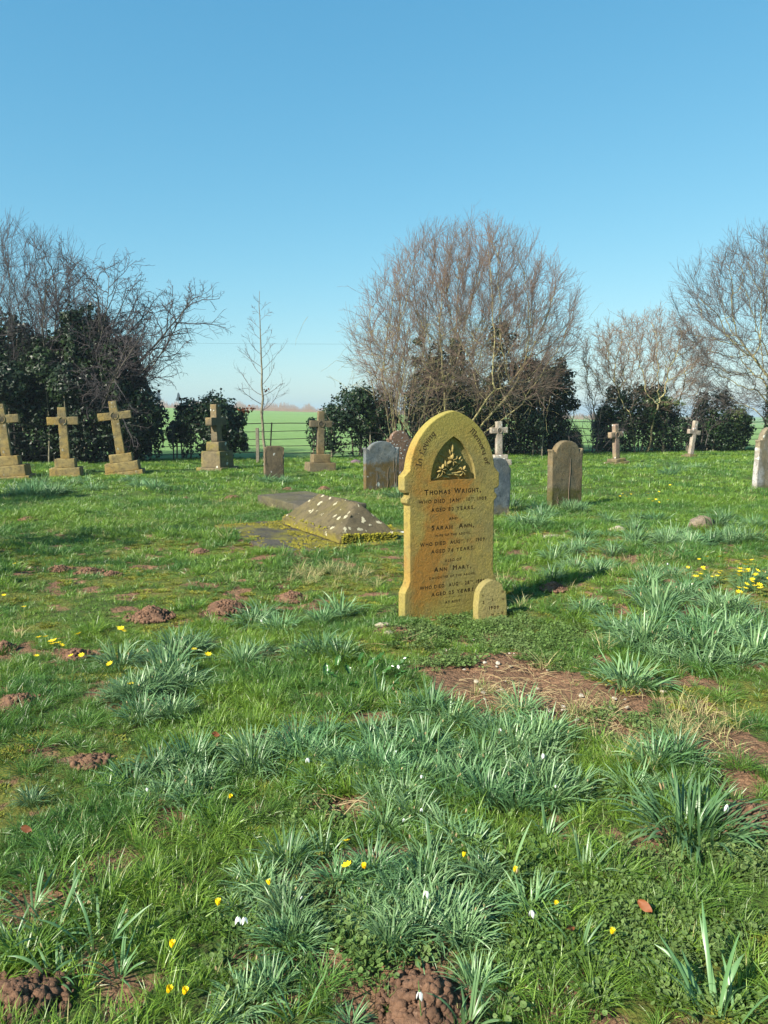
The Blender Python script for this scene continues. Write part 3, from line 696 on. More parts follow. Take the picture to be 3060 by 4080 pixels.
def moss_pads(n, fx, name, parent, s0=.012, s1=.035, mat=None):
    ico = bmesh.new(); bmesh.ops.create_icosphere(ico, subdivisions=1, radius=1)
    IV = np.array([v.co[:] for v in ico.verts]); IF = np.array([[v.index for v in f.verts] for f in ico.faces]); ico.free()
    b = MB()
    for k in range(n):
        x, y, z = fx(); s = rng.uniform(s0, s1)
        b.add(IV*np.array([s, s, s*.6])*(1+rng.normal(0, .12, IV.shape))+np.array([x, y, z]), IF)
    return b.build(name, mat or M['moss'], parent)
def f1():     # hip end and right foot
    t = rng.random(); x = -.35+.72*rng.random(); up = rng.random()**2*.5*(x*.6+.7); return x, -.885+.34*up, .06+.12*rng.random()*(1 if up < .05 else 0)+.35*up*.95 if up > .05 else .04+.10*rng.random()
moss_pads(1300, f1, 'moss', tomb, .008, .02)
def f2(): return -.375+.05*rng.random()+(0 if rng.random() < .6 else .03), rng.uniform(-.5, .9), .05+.12*rng.random()**2
moss_pads(500, f2, 'moss', tomb, .006, .016)
EXCL.append((tx, ty, .42, .92, Lx))
lc = Vector((tx, ty, 0))+Vector((math.cos(Lx), math.sin(Lx), 0))*(-.17)+Vector((math.sin(Lx), -math.cos(Lx), 0))*(-.10)
led = empty('ledger_slab', (lc.x, lc.y, gz(lc.x, lc.y)), (0, 0, Lx))
tag(led, 'wide moss-covered slab flat on the ground under the hipped grave stone', 'slab')
bm = blockb(1.98, 2.36, .09, -.055, .012); rough(bm, .012, 3, .09, 5); bm_obj('slab', bm, M['ledger'], led, True)
def f3():
    while True:
        x = rng.uniform(-.97, .97); y = rng.uniform(-1.16, 1.16)
        if abs(x-.17) < .38 and abs(y+.1) < .9: continue
        if fbm(np.array([x*3.2+9]), np.array([y*3.2]), 5)[0] > .52 or min(.97-abs(x), 1.16-abs(y)) < .07*rng.random(): return x, y, .035
moss_pads(2300, f3, 'moss', led, .007, .018, M['moss_dull'])
EXCL.append((lc.x, lc.y, .96, 1.15, Lx))
l2 = empty('ledger_slab', (-1.16, 11.84, gz(-1.16, 11.84)), (R(0), R(-1.5), R(30.5)))
tag(l2, 'raised bare grey grave slab lying just behind the hipped stone', 'slab')
bm = blockb(.88, 2.1, .22, -.06, .02); rough(bm, .010, 4, .09, 9); bm_obj('slab', bm, M['ledger2'], l2, True)
EXCL.append((-1.16, 11.84, .45, 1.06, R(30.5)))
# dead weed stalk and stones round about
b = MB(); pp = at(640, 1128, .06)
P = []; 
for k in range(46):
    a = rng.random()*6.28; q = np.array(pp)+np.array([rng.normal(0, .09), rng.normal(0, .06), 0]); d = np.array([math.cos(a)*.7, math.sin(a)*.7, .9*rng.random()]); L = rng.uniform(.05, .15)
    P.append([q+d*L*t+rng.normal(0, .006, 3) for t in (0, .33, .66, 1)])
V, q = tubes(P, np.tile([.004, .003, .002, .001], (46, 1)), 4); b.add(V, q); o = b.build('dead_weed', M['twig_tan']); tag(o, 'dry brown weed tangle on the mossy slab, left of the hipped stone', 'weed')
def rock(name, label, cat, u, v, sx, sy, sz, mat, rz=0, sink=.3, group=None, ang=0):
    p = at(u, v); bm = bmesh.new(); bmesh.ops.create_icosphere(bm, subdivisions=3, radius=1)
    from mathutils import noise
    for q in bm.verts:
        n = noise.fractal(q.co*1.3+Vector((u*.1, v*.1, 0)), 1, 2, 3); q.co *= 1+n*.28
        q.co = Vector((round(q.co.x*3)/3*.35+q.co.x*.65, q.co.y, q.co.z)); q.co = Vector((q.co.x*sx, q.co.y*sy, q.co.z*sz))
    o = bm_obj(name, bm, mat, None, True); o.location = (p.x, p.y, p.z+sz*(1-sink*2)*.6); o.rotation_euler = (0, ang, rz); return tag(o, label, cat, group)
M['rock'] = stone_mat('field_stone', (.24, .19, .14), (.16, .13, .10), (.22, .20, .05), .4, bump=1)
M['rock_pale'] = stone_mat('pale_stone', (.50, .44, .34), (.38, .32, .22), (.30, .28, .08), .3, bump=1)
M['rock_purple'] = stone_mat('purple_stone', (.17, .11, .135), (.12, .08, .10), None, bump=.6)
rock('stone', 'brown mossy stone half sunk in the grass on the right', 'stone', 1513, 1142, .17, .12, .13, M['rock'], .2, .25)
rock('stone', 'small pale stone in the grass below the pinkish cross', 'stone', 1336, 1148, .12, .08, .05, M['rock_pale'])
rock('stone', 'pale flat stone in the grass right of the tall ochre stone', 'stone', 1192, 1162, .16, .08, .03, M['rock_pale'], .3)
rock('stone', 'small purple stone lying left of the blue-grey headstone', 'stone', 770, 1002, .17, .12, .10, M['rock_purple'])
rock('stone', 'pale stone chip on the soil left of the tall ochre stone', 'stone', 826, 1352, .055, .03, .015, M['rock_pale'], .1)
rock('stone', 'second pale chip nearer the viewer beside the ochre stone foot', 'stone', 840, 1368, .03, .03, .015, M['rock_pale'])

# ================================================================ TREES, IVY, FENCE
def rand_perp(D):
    r = rng.normal(size=D.shape); r -= (r*D).sum(-1, keepdims=True)*D; return norm(r)
def polyl(base, d, L, k, wig, trop, droop=0.):
    P = [base]; D = [d]; p = base; N = len(base)
    for i in range(k-1):
        t = (i+1)/(k-1)
        d = norm(d+rng.normal(size=d.shape)*wig+np.array([0, 0, 1.])*(trop-droop*(1-t))/(k-1)); p = p+d*(L/(k-1))[:, None]; P.append(p); D.append(d)
    return np.stack(P, 1), np.stack(D, 1)
def sprout(P, D, L, rad, m, t0, t1, ang, ratio, jit=.35, rr=.55, taper=.45, env=None):
    """m children on each parent"""
    N, k, _ = P.shape; t = t0+(t1-t0)*(np.arange(m)[None]+rng.random((N, m)))/m; f = t*(k-1); i = np.clip(f.astype(int), 0, k-2); fr = (f-i)[..., None]
    n = np.arange(N)[:, None]; b = P[n, i]*(1-fr)+P[n, i+1]*fr; d = norm(D[n, i]*(1-fr)+D[n, i+1]*fr)
    b = b.reshape(-1, 3); d = d.reshape(-1, 3); a = ang*(1+rng.normal(0, .25, len(d))); d2 = norm(d*np.cos(a)[:, None]+rand_perp(d)*np.sin(a)[:, None])
    tt = t.ravel(); l = np.repeat(L, m)*ratio*(1.15-.6*tt)*(1+rng.normal(0, jit, len(tt)).clip(-.7, .9)); r0 = np.repeat(rad, m)*(1-(1-taper)*tt)*rr
    if env is not None:
        for _ in range(4):
            tip = b+d2*l[:, None]; o = env(tip) > 1; l = np.where(o, l*.68, l)
        keep = env(b+d2*l[:, None]) <= 1.25; b, d2, l, r0 = b[keep], d2[keep], l[keep], r0[keep]
    return b, d2, l, r0
def limbs(mb, P, rad, taper, sides, m=0):
    k = P.shape[1]; V, q = tubes(P, rad[:, None]*np.linspace(1, taper, k)[None], sides); mb.add(V, q, m)
def bare_tree(root, stems, levels, barkm, twigm, twig_from=2, env=None):
    """stems: (base, dir, length, radius); levels: dicts"""
    b = np.array([s[0] for s in stems], float); d = norm(np.array([s[1] for s in stems], float)); L = np.array([s[2] for s in stems], float); r = np.array([s[3] for s in stems], float)
    wood = MB(); tw = MB()
    for li, lv in enumerate(levels):
        if li: b, d, L, r = sprout(P, D, L, r, lv['m'], lv.get('t0', .25), lv.get('t1', 1), lv['ang'], lv['ratio'], rr=lv.get('rr', .55), env=env)
        r = np.maximum(r, lv.get('rmin', .003))
        P, D = polyl(b, d, L, lv['k'], lv['wig'], lv['trop'], lv.get('droop', 0))
        limbs(tw if li >= twig_from else wood, P, r, lv.get('taper', .4), 5 if li < 2 else 3)
    wood.build('trunk', barkm, root, True); tw.build('twigs', twigm, root, True)
def leaf_cloud(mb, P, N, size, m=0, aspect=.9):
    """one folded five-cornered leaf per point"""
    n = len(P); a = rand_perp(N); c = np.cross(N, a); s = (size*(.6+.8*rng.random(n)))[:, None]; fold = N*s*.18
    p0 = P-a*s*.5; p1 = P+c*s*.5*aspect-a*s*.1-fold; p2 = P+a*s*.62; p3 = P-c*s*.5*aspect-a*s*.1-fold
    V = np.stack([p0, p1, p2, p3], 1).reshape(-1, 3); o = np.arange(n)[:, None]*4
    mb.add(V, np.concatenate([o+np.array([0, 2, 1]), o+np.array([0, 3, 2])]), m)
def ivy_mass(mb, lobes, n, size, gap=.42, m=0, seed=0, floor=0.0):
    """lobes: (x, y, z, rx, ry, rz); leaves crowd near the surface, with hollows"""
    lob = np.array(lobes, float); ar = (lob[:, 3]*lob[:, 4]+lob[:, 3]*lob[:, 5]+lob[:, 4]*lob[:, 5]); w_ = ar/ar.sum()
    i = rng.choice(len(lob), n, p=w_); u = norm(rng.normal(size=(n, 3))); c = lob[i, :3]; rad = lob[i, 3:]
    az = np.arctan2(u[:, 1], u[:, 0]); bump = (fbm(az*3+i*7.3+seed, u[:, 2]*4+i*3.1, 5+seed, 4)-.5)*.75
    rr = (1+bump)*(1-.42*rng.random(n)**1.8); P = c+u*rad*rr[:, None]
    keep = (P[:, 2] > floor+.02) & (fbm(P[:, 0]*2.3+P[:, 1], P[:, 2]*2.3-P[:, 1]*.7, 31+seed, 3)+.12*rng.random(n) > gap)
    P = P[keep]; N = norm(u[keep]/rad[keep]+rng.normal(size=P.shape)*.75+np.array([0, 0, .35])); leaf_cloud(mb, P, N, size, m)
    # a few sprays standing proud of the outline
    return P
def sprays(mb, P, n, L, size, m=0):
    i = rng.choice(len(P), n); top = P[i]; d = norm(rng.normal(size=(n, 3))*.5+np.array([0, 0, .9]))
    for k in range(7):
        q = top+d*(L*k/6*(.5+rng.random(n)))[:, None]+rng.normal(size=(n, 3))*.03; leaf_cloud(mb, q, norm(rng.normal(size=(n, 3))+np.array([0, 0, .5])), size, m)
def stems_in(mb, lobes, n, r=.02, H=2.0):
    P = []
    for k in range(n):
        l = lobes[rng.integers(len(lobes))]; x = l[0]+rng.normal(0, l[3]*.4); y = l[1]+rng.normal(0, l[4]*.4); z1 = l[2]+l[5]*.6
        P.append([(x+rng.normal(0, .05), y, gz(x, y)-.1), (x+rng.normal(0, .1), y, z1*.35), (x+rng.normal(0, .2), y, z1*.7), (x+rng.normal(0, .3), y, z1)])
    V, q = tubes(P, np.tile(np.array([1, .8, .55, .3])*r, (n, 1)), 5); mb.add(V, q)
def pt(u, v, y):
    """point seen at (u, v) of the photograph at depth y: used to size trees standing y metres away"""
    su = (u*1.8445-1530)/F; sv = -(v*1.8445-2040)/F; d = (su, math.cos(PITCH)+sv*math.sin(PITCH), -math.sin(PITCH)+sv*math.cos(PITCH)); k = y/d[1]
    return np.array([d[0]*k, y, EYE+d[2]*k])
def lobe(u, v, y, wu, hv, ry=None):
    c = pt(u, v, y); k = 1.8445/F*y; rx = wu*k; rz = hv*k; return (c[0], c[1], c[2], rx, ry if ry else rx*.75, rz)

def ivy_bush(label, lobes, n, size, name='ivy_bush', mat='ivy', gap=.40, seed=0, spr=60, parent=None, cat='bush', nst=14):
    l0 = lobes[0]; root = empty(name, (l0[0], l0[1], gz(l0[0], l0[1]))) if parent is None else parent
    if parent is None: tag(root, label, cat)
    L = [(a[0]-root.location.x, a[1]-root.location.y, a[2]-root.location.z, *a[3:]) for a in lobes]
    if nst > 3:
        for k in range(5*len(L)+6):
            q = L[rng.integers(len(lobes))]; u = norm(rng.normal(size=3)+np.array([0, -.2, .3])); f = rng.uniform(.8, 1.08); rr_ = rng.uniform(.22, .42)*min(q[3], q[5])
            if q[2]+u[2]*q[5]*f > .2: L.append((q[0]+u[0]*q[3]*f, q[1]+u[1]*q[4]*f, q[2]+u[2]*q[5]*f, rr_*rng.uniform(.7, 1.4), rr_, rr_*rng.uniform(.7, 1.3)))
    b = MB(); P = ivy_mass(b, L, n, size, gap, seed=seed); Pt = P[P[:, 2] > np.percentile(P[:, 2], 60)]; sprays(b, Pt, spr, .22, size*.8)
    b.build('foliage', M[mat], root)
    s = MB(); PP = []
    for k in range(nst):
        l = L[rng.integers(len(L))]; x = l[0]+rng.normal(0, l[3]*.35); y = l[1]+rng.normal(0, l[4]*.35); z1 = max(l[2]+l[5]*.5, .5)
        PP.append([(x, y, -.1), (x+rng.normal(0, .06), y, z1*.4), (x+rng.normal(0, .12), y, z1*.75), (x+rng.normal(0, .2), y, z1)])
    V, q = tubes(PP, np.tile(np.array([1, .8, .5, .25])*.03, (nst, 1)), 5); s.add(V, q); s.build('stem_tangle', M['bark'], root, True)
    return root
def crown(root, stems, cen, rad, natt, barkm, twigm, step=.17, kill=.34, zmin=.8, bias=.12, jit=.0, nt=3, tl=.55, expn=2.35, rtip=.0062, droop=0., asym=None, maxit=90, sub=3):
    """branches grown towards points spread evenly through the crown, then twigs on the young wood"""
    cen = np.array(cen); rad = np.array(rad); A = rng.uniform(-1, 1, (natt*3, 3)); A = A[(A**2).sum(1) < 1]; A = A[rng.random(len(A)) < .35+.65*(A**2).sum(1)][:natt]
    lump = 1+.16*(vnoise(np.arctan2(A[:, 1], A[:, 0])*2.2+9, A[:, 2]*2.5, natt)-.5)*2; A = cen+A*rad*lump[:, None]; A = A[A[:, 2] > zmin]
    pos = []; par = []
    for st_ in stems:
        prev = -1
        for q in st_: pos.append(np.array(q, float)); par.append(prev); prev = len(pos)-1
    base_n = len(pos); pos = np.array(pos); par = list(par)
    tipmask = np.array([i >= 1 for i in range(len(pos))])
    D2 = ((A[:, None]-pos[None])**2).sum(2); near = D2.argmin(1); nd = D2.min(1)
    for it in range(maxit):
        if not len(A): break
        ok = nd < 3.0**2
        if not ok.any(): break
        v = norm(A[ok]-pos[near[ok]]); acc = np.zeros((len(pos), 3)); np.add.at(acc, near[ok], v); cnt = np.bincount(near[ok], minlength=len(pos)); act = np.nonzero(cnt)[0]
        d = norm(acc[act]/cnt[act][:, None]+np.array([0, 0, bias])+rng.normal(0, .10+jit, (len(act), 3))); new = pos[act]+d*step
        n0 = len(pos); pos = np.concatenate([pos, new]); par += list(act)
        Dn = ((A[:, None]-new[None])**2).sum(2); j = Dn.argmin(1); m = Dn[np.arange(len(A)), j]; up_ = m < nd; near = np.where(up_, n0+j, near); nd = np.where(up_, m, nd)
        keep = nd > kill**2; A, near, nd = A[keep], near[keep], nd[keep]
    par = np.array(par); n = len(pos); f = np.zeros(n); kids = np.bincount(par[par >= 0], minlength=n)
    f[kids == 0] = rtip**expn
    for i in range(n-1, -1, -1):
        if f[i] == 0: f[i] = rtip**expn
        if par[i] >= 0: f[par[i]] += f[i]
    r_ = f**(1/expn); b = MB(); m = par >= 0; P = np.stack([pos[par[m]], pos[m]], 1); P[:, 1] += (P[:, 1]-P[:, 0])*.04
    pr = r_[par[m]]; rr = np.stack([np.minimum(pr, r_[m]*1.35), r_[m]], 1); thick = rr[:, 1] > .0095
    V, q = tubes(P[thick], rr[thick], 6); b.add(V, q); b.build('trunk', barkm, root, True)
    tw = MB(); V, q = tubes(P[~thick], rr[~thick], 3); tw.add(V, q)
    yn = np.nonzero((r_ < .016) & m)[0]; d0 = norm(pos[yn]-pos[par[yn]]); o = norm(pos[yn]-cen)
    B = np.repeat(pos[yn], nt, 0); Dd = np.repeat(norm(d0*.7+o*.35), nt, 0); a = np.abs(rng.normal(.5, .28, len(B))); Dd = norm(Dd*np.cos(a)[:, None]+rand_perp(Dd)*np.sin(a)[:, None]+np.array([0, 0, .32-droop])); L_ = tl*rng.uniform(.35, 1.25, len(B))
    P, D = polyl(B, Dd, L_, 5, .11+jit, .25); limbs(tw, P, np.full(len(B), .0050), .55, 3)
    if sub:
        b2, d2, l2, r2 = sprout(P, D, L_, np.full(len(B), .0046), sub, .15, .9, .55, .5); P, D = polyl(b2, d2, l2, 3, .12+jit, .2); limbs(tw, P, np.full(len(b2), .0040), .6, 3)
    tw.build('twigs', twigm, root, True); return n, len(B)
def radial(n, spread, L, base, k=6, wob=.06, lo=.35):
    st = []
    for i in range(n):
        a = i*2.399+rng.normal(0, .35); q = math.sqrt((i+.5)/n); d = np.array([spread*q*math.cos(a), spread*q*math.sin(a), 1.]); d /= np.linalg.norm(d); p = np.array([base*q*math.cos(a), base*q*math.sin(a), -.1]); l = L*rng.uniform(lo, 1)/k; ch = [p]
        for j in range(k): d = norm(d+rng.normal(0, wob, 3)); p = p+d*l; ch.append(p)
        st.append(ch)
    return st
def envl(c, r, zmin=.3):
    c = np.array(c); r = np.array(r)
    return lambda p: np.where(p[:, 2] < zmin, 9, (((p-c)/r)**2).sum(1))
def fan(n, spread, L, r, base=.25, up=1., jl=.15):
    s = []
    for k in range(n):
        a = k*2.399+rng.normal(0, .3); q = math.sqrt((k+.5)/n); s.append(((base*q*math.cos(a), base*q*math.sin(a), -.1), (spread*q*math.cos(a), spread*q*math.sin(a), up), L*(1+rng.normal(0, jl))*(1-.22*q), r*(1-.35*q)))
    return s
def dir_stems(lst, r):
    return [((bx, by, -.1), d, L, r) for (bx, by, d, L) in lst]

# --- the big many-stemmed tree behind the ochre stone
cy_ = 26.6; cx_ = pt(958, 990, cy_)[0]
tr = empty('bare_tree', (cx_, cy_, 0)); tag(tr, 'large round-crowned bare tree with reddish twigs rising behind the tall ochre headstone', 'tree')
cen = pt(1003, 740, cy_)-np.array([cx_, cy_, 0]); env = envl(cen, (4.35, 3.7, 4.25), .7)
print('tree', crown(tr, radial(26, 1.15, 3.6, .55), cen+np.array([0, 0, -.1]), (3.75, 3.3, 3.75), 3600, M['bark_lichen'], M['twig'], zmin=1.8, bias=.16, nt=3, tl=.75))
iv = MB()
for (u, v, w_, h_, n) in ((940, 825, 30, 85, 3400), (985, 790, 24, 60, 1100), (915, 880, 42, 75, 4200), (1000, 870, 45, 70, 4200), (1085, 735, 34, 40, 1000), (900, 760, 16, 34, 300)):
    l = lobe(u, v, cy_, w_, h_); ivy_mass(iv, [(l[0]-cx_, l[1]-cy_-.1, l[2], *l[3:])], n, .085, .44, seed=u)
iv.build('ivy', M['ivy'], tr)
# dead creeper tangle hanging among its lower limbs
P, D = polyl(np.stack([rng.normal(.4, 1.6, 900), rng.normal(-.5, .8, 900), rng.uniform(1.4, 4.6, 900)], 1), norm(rng.normal(size=(900, 3))*np.array([1, .7, .6])+np.array([0, 0, -.25])), rng.uniform(.5, 1.3, 900), 6, .28, -.5)
b = MB(); limbs(b, P, np.full(900, .006), .5, 3); b.build('creeper_tangle', M['bark_lichen'], tr, True)

# --- left group
ly = 23.6
c = pt(20, 990, ly+.8)
t2 = empty('bare_tree', (c[0], ly+.8, 0)); tag(t2, 'bare many-stemmed tree with upright twigs at the left edge, behind the dark ivy', 'tree')
env = envl((.4, 0, 4.3), (3.9, 3, 3.6), .8)
crown(t2, radial(14, .8, 3.2, .5), (.1, 0, 4.0), (2.9, 2.4, 2.9), 1800, M['bark_dark'], M['twig_dark'], zmin=1.5, bias=.3, tl=.75, sub=2)
c = pt(165, 990, ly)
t3 = empty('hawthorn', (c[0], ly, 0)); tag(t3, 'gnarled hawthorn with crooked bare branches reaching right over the dark ivy mass', 'tree')
def q3(u, v): return pt(u, v, ly)-np.array([c[0], ly, 0])
st = []
for (u, v, r) in ((262, 560, .07), (105, 545, .06), (285, 610, .05), (210, 640, .05), (280, 640, .045), (325, 700, .045), (150, 590, .05), (240, 700, .05), (330, 640, .055), (350, 600, .05), (300, 690, .06), (345, 745, .05), (235, 600, .05), (180, 620, .05), (335, 790, .045), (372, 700, .04), (60, 600, .05)):
    b0 = np.array([rng.normal(0, .25), rng.normal(0, .3), -.1]); e = q3(u, v)+np.array([0, rng.normal(0, .7), 0]); d = e-b0; st.append((b0, d/np.linalg.norm(d)+np.array([-.0, 0, .12]), np.linalg.norm(d)*1.0, r))
bare_tree(t3, st, [dict(k=12, wig=.085, trop=-.20, taper=.15), dict(m=20, t0=.3, ang=.75, ratio=.24, k=8, wig=.22, trop=.12, taper=.4, rr=.5, rmin=.009), dict(m=8, t0=.15, ang=.8, ratio=.5, k=5, wig=.28, trop=.05, rr=.55, rmin=.0065, taper=.6),
    dict(m=5, t0=.1, ang=.9, ratio=.38, k=3, wig=.3, trop=0, rr=.7, rmin=.005, taper=.7)], M['bark_dark'], M['twig_dark'], 1)
ivy_bush('broad dark ivy mass filling the left edge behind the ochre crosses', [lobe(*a) for a in ((70, 900, ly, 110, 125, 1.5), (200, 900, ly-.2, 105, 130, 1.4), (290, 905, ly, 62, 90, 1.2), (185, 760, ly, 55, 90, 1.0), (35, 790, ly+.3, 60, 100, 1.1), (255, 800, ly, 48, 70, 1.0), (120, 830, ly, 80, 90, 1.2))], 64000, .10, 'ivy_mass', gap=.30, seed=3, spr=180, nst=40)
ivy_bush('leafy ivy bush between the ochre cross and the grey pedestal cross', [lobe(*a) for a in ((448, 935, 24.4, 68, 62, .8), (415, 912, 24.4, 36, 44, .7), (480, 905, 24.5, 40, 45, .7), (500, 945, 24.4, 32, 36, .6), (385, 935, 24.5, 28, 30, .5))], 9500, .095, gap=.36, seed=5, spr=70)
ivy_bush('rounded ivy bush right of the slim brown cross', [lobe(*a) for a in ((760, 915, 25.8, 68, 68, 1.), (800, 895, 25.9, 48, 55, .9), (705, 935, 25.6, 42, 48, .7), (775, 865, 25.8, 34, 32, .7), (835, 935, 26, 30, 45, .7))], 11500, .085, gap=.40, seed=9, spr=60)
ivy_bush('long dark ivy hedge under the right side of the round-crowned tree', [lobe(*a) for a in ((1090, 900, 27.4, 75, 95, 1.2), (1165, 860, 27.6, 70, 75, 1.2), (1130, 925, 27.4, 90, 75, 1.2), (1020, 920, 27.3, 60, 80, 1.), (1205, 850, 27.8, 38, 50, .9))], 24000, .09, gap=.36, seed=12, spr=90, cat='hedge', name='ivy_hedge', nst=30)
def ellcol(u, v, y, w_, h_): return [lobe(u, v, y, w_, h_*.75), lobe(u, v+h_*.5, y, w_*1.05, h_*.6)]
ivy_bush('tall dark rounded shrub standing just right of the ivy hedge', ellcol(1208, 942, 28.2, 24, 48), 3800, .055, 'clipped_shrub', 'ivy', .1, 15, 4, cat='shrub', nst=3)
ivy_bush('smaller dark rounded shrub beside its taller twin', ellcol(1242, 950, 28.4, 16, 36), 2200, .055, 'clipped_shrub', 'ivy', .1, 16, 3, cat='shrub', nst=3)
# --- right group
ry_ = 29.4; c = pt(1375, 990, ry_)
t4 = empty('hawthorn', (c[0], ry_, 0)); tag(t4, 'tan-twigged hawthorn growing out of the ivy behind the pinkish cross', 'tree')
env = envl((.1, 0, 3.1), (2.9, 2, 2.5), .8)
crown(t4, radial(9, .8, 2.4, .5, wob=.12), (.1, 0, 3.2), (2.6, 1.7, 2.0), 1500, M['bark_lichen'], M['twig_tan'], step=.14, kill=.26, zmin=1.2, bias=.0, jit=.16, tl=.42, nt=3)
ivy_bush('dense ivy bush behind the pinkish cross, below the tan hawthorn', [lobe(*a) for a in ((1340, 910, 29.2, 52, 72, 1.), (1385, 885, 29.3, 48, 52, 1.), (1310, 940, 29.2, 34, 48, .8), (1420, 925, 29.3, 40, 60, .9), (1455, 935, 29.4, 36, 50, .8))], 13500, .085, gap=.36, seed=21, spr=50)
ivy_bush('ivy bush with a yellowish right flank, behind the small leaning white cross', [lobe(*a) for a in ((1545, 905, 30, 42, 58, 1.), (1580, 930, 30, 36, 50, .9), (1520, 930, 30, 30, 55, .9), (1550, 950, 30, 50, 35, .9), (1600, 935, 30, 20, 32, .6))], 10500, .085, gap=.38, seed=25, spr=50)
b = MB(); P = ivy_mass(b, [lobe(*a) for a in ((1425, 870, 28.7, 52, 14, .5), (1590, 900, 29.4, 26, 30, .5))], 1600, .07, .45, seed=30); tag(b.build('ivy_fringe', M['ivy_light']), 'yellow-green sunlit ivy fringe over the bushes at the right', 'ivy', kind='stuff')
th = empty('thorn_thicket', (pt(1480, 950, 29.6)[0], 29.6, 0)); tag(th, 'tangle of thin bare stems in the gap between the two right-hand ivy bushes', 'thicket')
bare_tree(th, fan(16, .5, 2.5, .02, .8), [dict(k=7, wig=.1, trop=.3), dict(m=7, ang=.6, ratio=.4, k=5, wig=.18, trop=.3, rmin=.006), dict(m=5, ang=.7, ratio=.5, k=4, wig=.25, trop=.1, rmin=.005)], M['twig_grey'], M['twig_grey'], 1)
th2 = empty('thorn_thicket', (pt(1272, 950, 28.6)[0], 28.6, 0)); tag(th2, 'low bramble and thorn tangle on the railings between hedge and right-hand bushes', 'thicket')
bare_tree(th2, fan(16, 1.1, 2.0, .02, .6), [dict(k=7, wig=.12, trop=.1), dict(m=7, ang=.7, ratio=.42, k=5, wig=.2, trop=.1, rmin=.006), dict(m=6, ang=.8, ratio=.5, k=4, wig=.28, trop=.0, rmin=.005)], M['twig_grey'], M['twig_grey'], 1)
# bushy shoots round the base of the big tree
th3 = empty('sucker_shoots', (pt(868, 960, 25.6)[0], 25.9, 0)); tag(th3, 'thin straight shoots standing between the ivy bush and the big tree', 'shoots')
bare_tree(th3, fan(22, .4, 3.2, .02, .7), [dict(k=7, wig=.05, trop=.2), dict(m=6, ang=.5, ratio=.4, k=5, wig=.12, trop=.3, rmin=.006), dict(m=4, ang=.6, ratio=.5, k=4, wig=.2, trop=.1, rmin=.005)], M['bark_lichen'], M['twig'], 1)
c = pt(1668, 985, 28.5)
t5 = empty('bare_tree', (c[0], 28.5, 0)); tag(t5, 'wide bare tree with an ivy-clad trunk cut off by the right edge', 'tree')
env = envl((.3, 0, 4.6), (4.3, 3.6, 4.4), .9)
st5 = [((0, 0, -.1), (.0, 0, 1), 4.2, .24)]
for k in range(15):
    a = k*2.4; st5.append(((0, 0, .9+.10*k), (math.cos(a)*.9, math.sin(a)*.8, .55+.05*k), 4.6-.08*k, .085))
crown(t5, [[(0, 0, -.1), (.02, 0, .5), (-.02, 0, 1.0), (0, .02, 1.5), (.03, 0, 2.0), (0, 0, 2.5), (-.03, 0, 3.0)]]+[[(0, 0, .8+.18*k), (.35*math.cos(k*2.4), .35*math.sin(k*2.4), 1.05+.2*k), (.75*math.cos(k*2.4), .7*math.sin(k*2.4), 1.4+.22*k)] for k in range(11)], (.3, 0, 4.5), (4.1, 3.3, 3.5), 2800, M['bark_lichen'], M['twig_grey'], zmin=1.3, bias=.12, jit=.04, tl=.7, sub=2, expn=2.2)
b = MB(); ivy_mass(b, [(0, 0, 1.5, .38, .38, 1.6), (.0, 0, 2.6, .3, .3, 1.0)], 3200, .085, .34, seed=40); b.build('ivy', M['ivy'], t5)

# --- sapling and its stake
c = at(570, 996); sp = empty('sapling', (c.x, c.y, 0)); tag(sp, 'slim leafless sapling standing alone against the sky left of centre', 'tree')
k = 1.8445/F*c.y; Hs = 357*k
tn = 14; P = [[(rng.normal(0, .018)+(.0 if i < 4 else -.01*(i-4)*.6), rng.normal(0, .02), -.1+(Hs+.1)*i/(tn-1)) for i in range(tn)]]
tb = MB(); V, q = tubes(P, [np.linspace(.050, .006, tn)], 8); tb.add(V, q); tb.build('trunk', M['bark'], sp, True)
bb = []; 
for i in range(19):
    z = Hs*(.27+.70*i/19+rng.normal(0, .01)); s_ = 1 if i % 2 else -1; t = z/Hs
    a = rng.normal(0, .5); L = (.95 if t < .6 else 1.5*(1.05-t)+.1)*rng.uniform(.7, 1.15)
    bb.append(((0, 0, z), (s_*math.cos(a), math.sin(a), .38+.5*t), L, .012*(1.25-t)))
bare = [dict(k=7, wig=.11, trop=.55), dict(m=5, t0=.25, ang=.6, ratio=.42, k=5, wig=.2, trop=.2, rmin=.0045), dict(m=3, ang=.7, ratio=.5, k=3, wig=.2, trop=.1, rmin=.0035)]
b_ = np.array([s[0] for s in bb], float); d_ = norm(np.array([s[1] for s in bb], float)); L_ = np.array([s[2] for s in bb]); r_ = np.array([s[3] for s in bb]); tw = MB()
for li, lv in enumerate(bare):
    if li: b_, d_, L_, r_ = sprout(P, D, L_, r_, lv['m'], lv.get('t0', .25), 1, lv['ang'], lv['ratio'])
    r_ = np.maximum(r_, lv.get('rmin', .005)); P, D = polyl(b_, d_, L_, lv['k'], lv['wig'], lv['trop']); limbs(tw, P, r_, .4, 4)
tw.build('twigs', M['twig_grey'], sp, True)
lf = MB(); q = np.array([-.52, 0, Hs*.31])+rng.normal(size=(26, 3))*np.array([.13, .08, .04]); leaf_cloud(lf, q, norm(rng.normal(size=(26, 3))), .09)
leaf_cloud(lf, np.array([.1, 0, Hs*.42])+rng.normal(size=(5, 3))*.05, norm(rng.normal(size=(5, 3))), .08); lf.build('withered_leaves', M['brown_leaf'], sp)
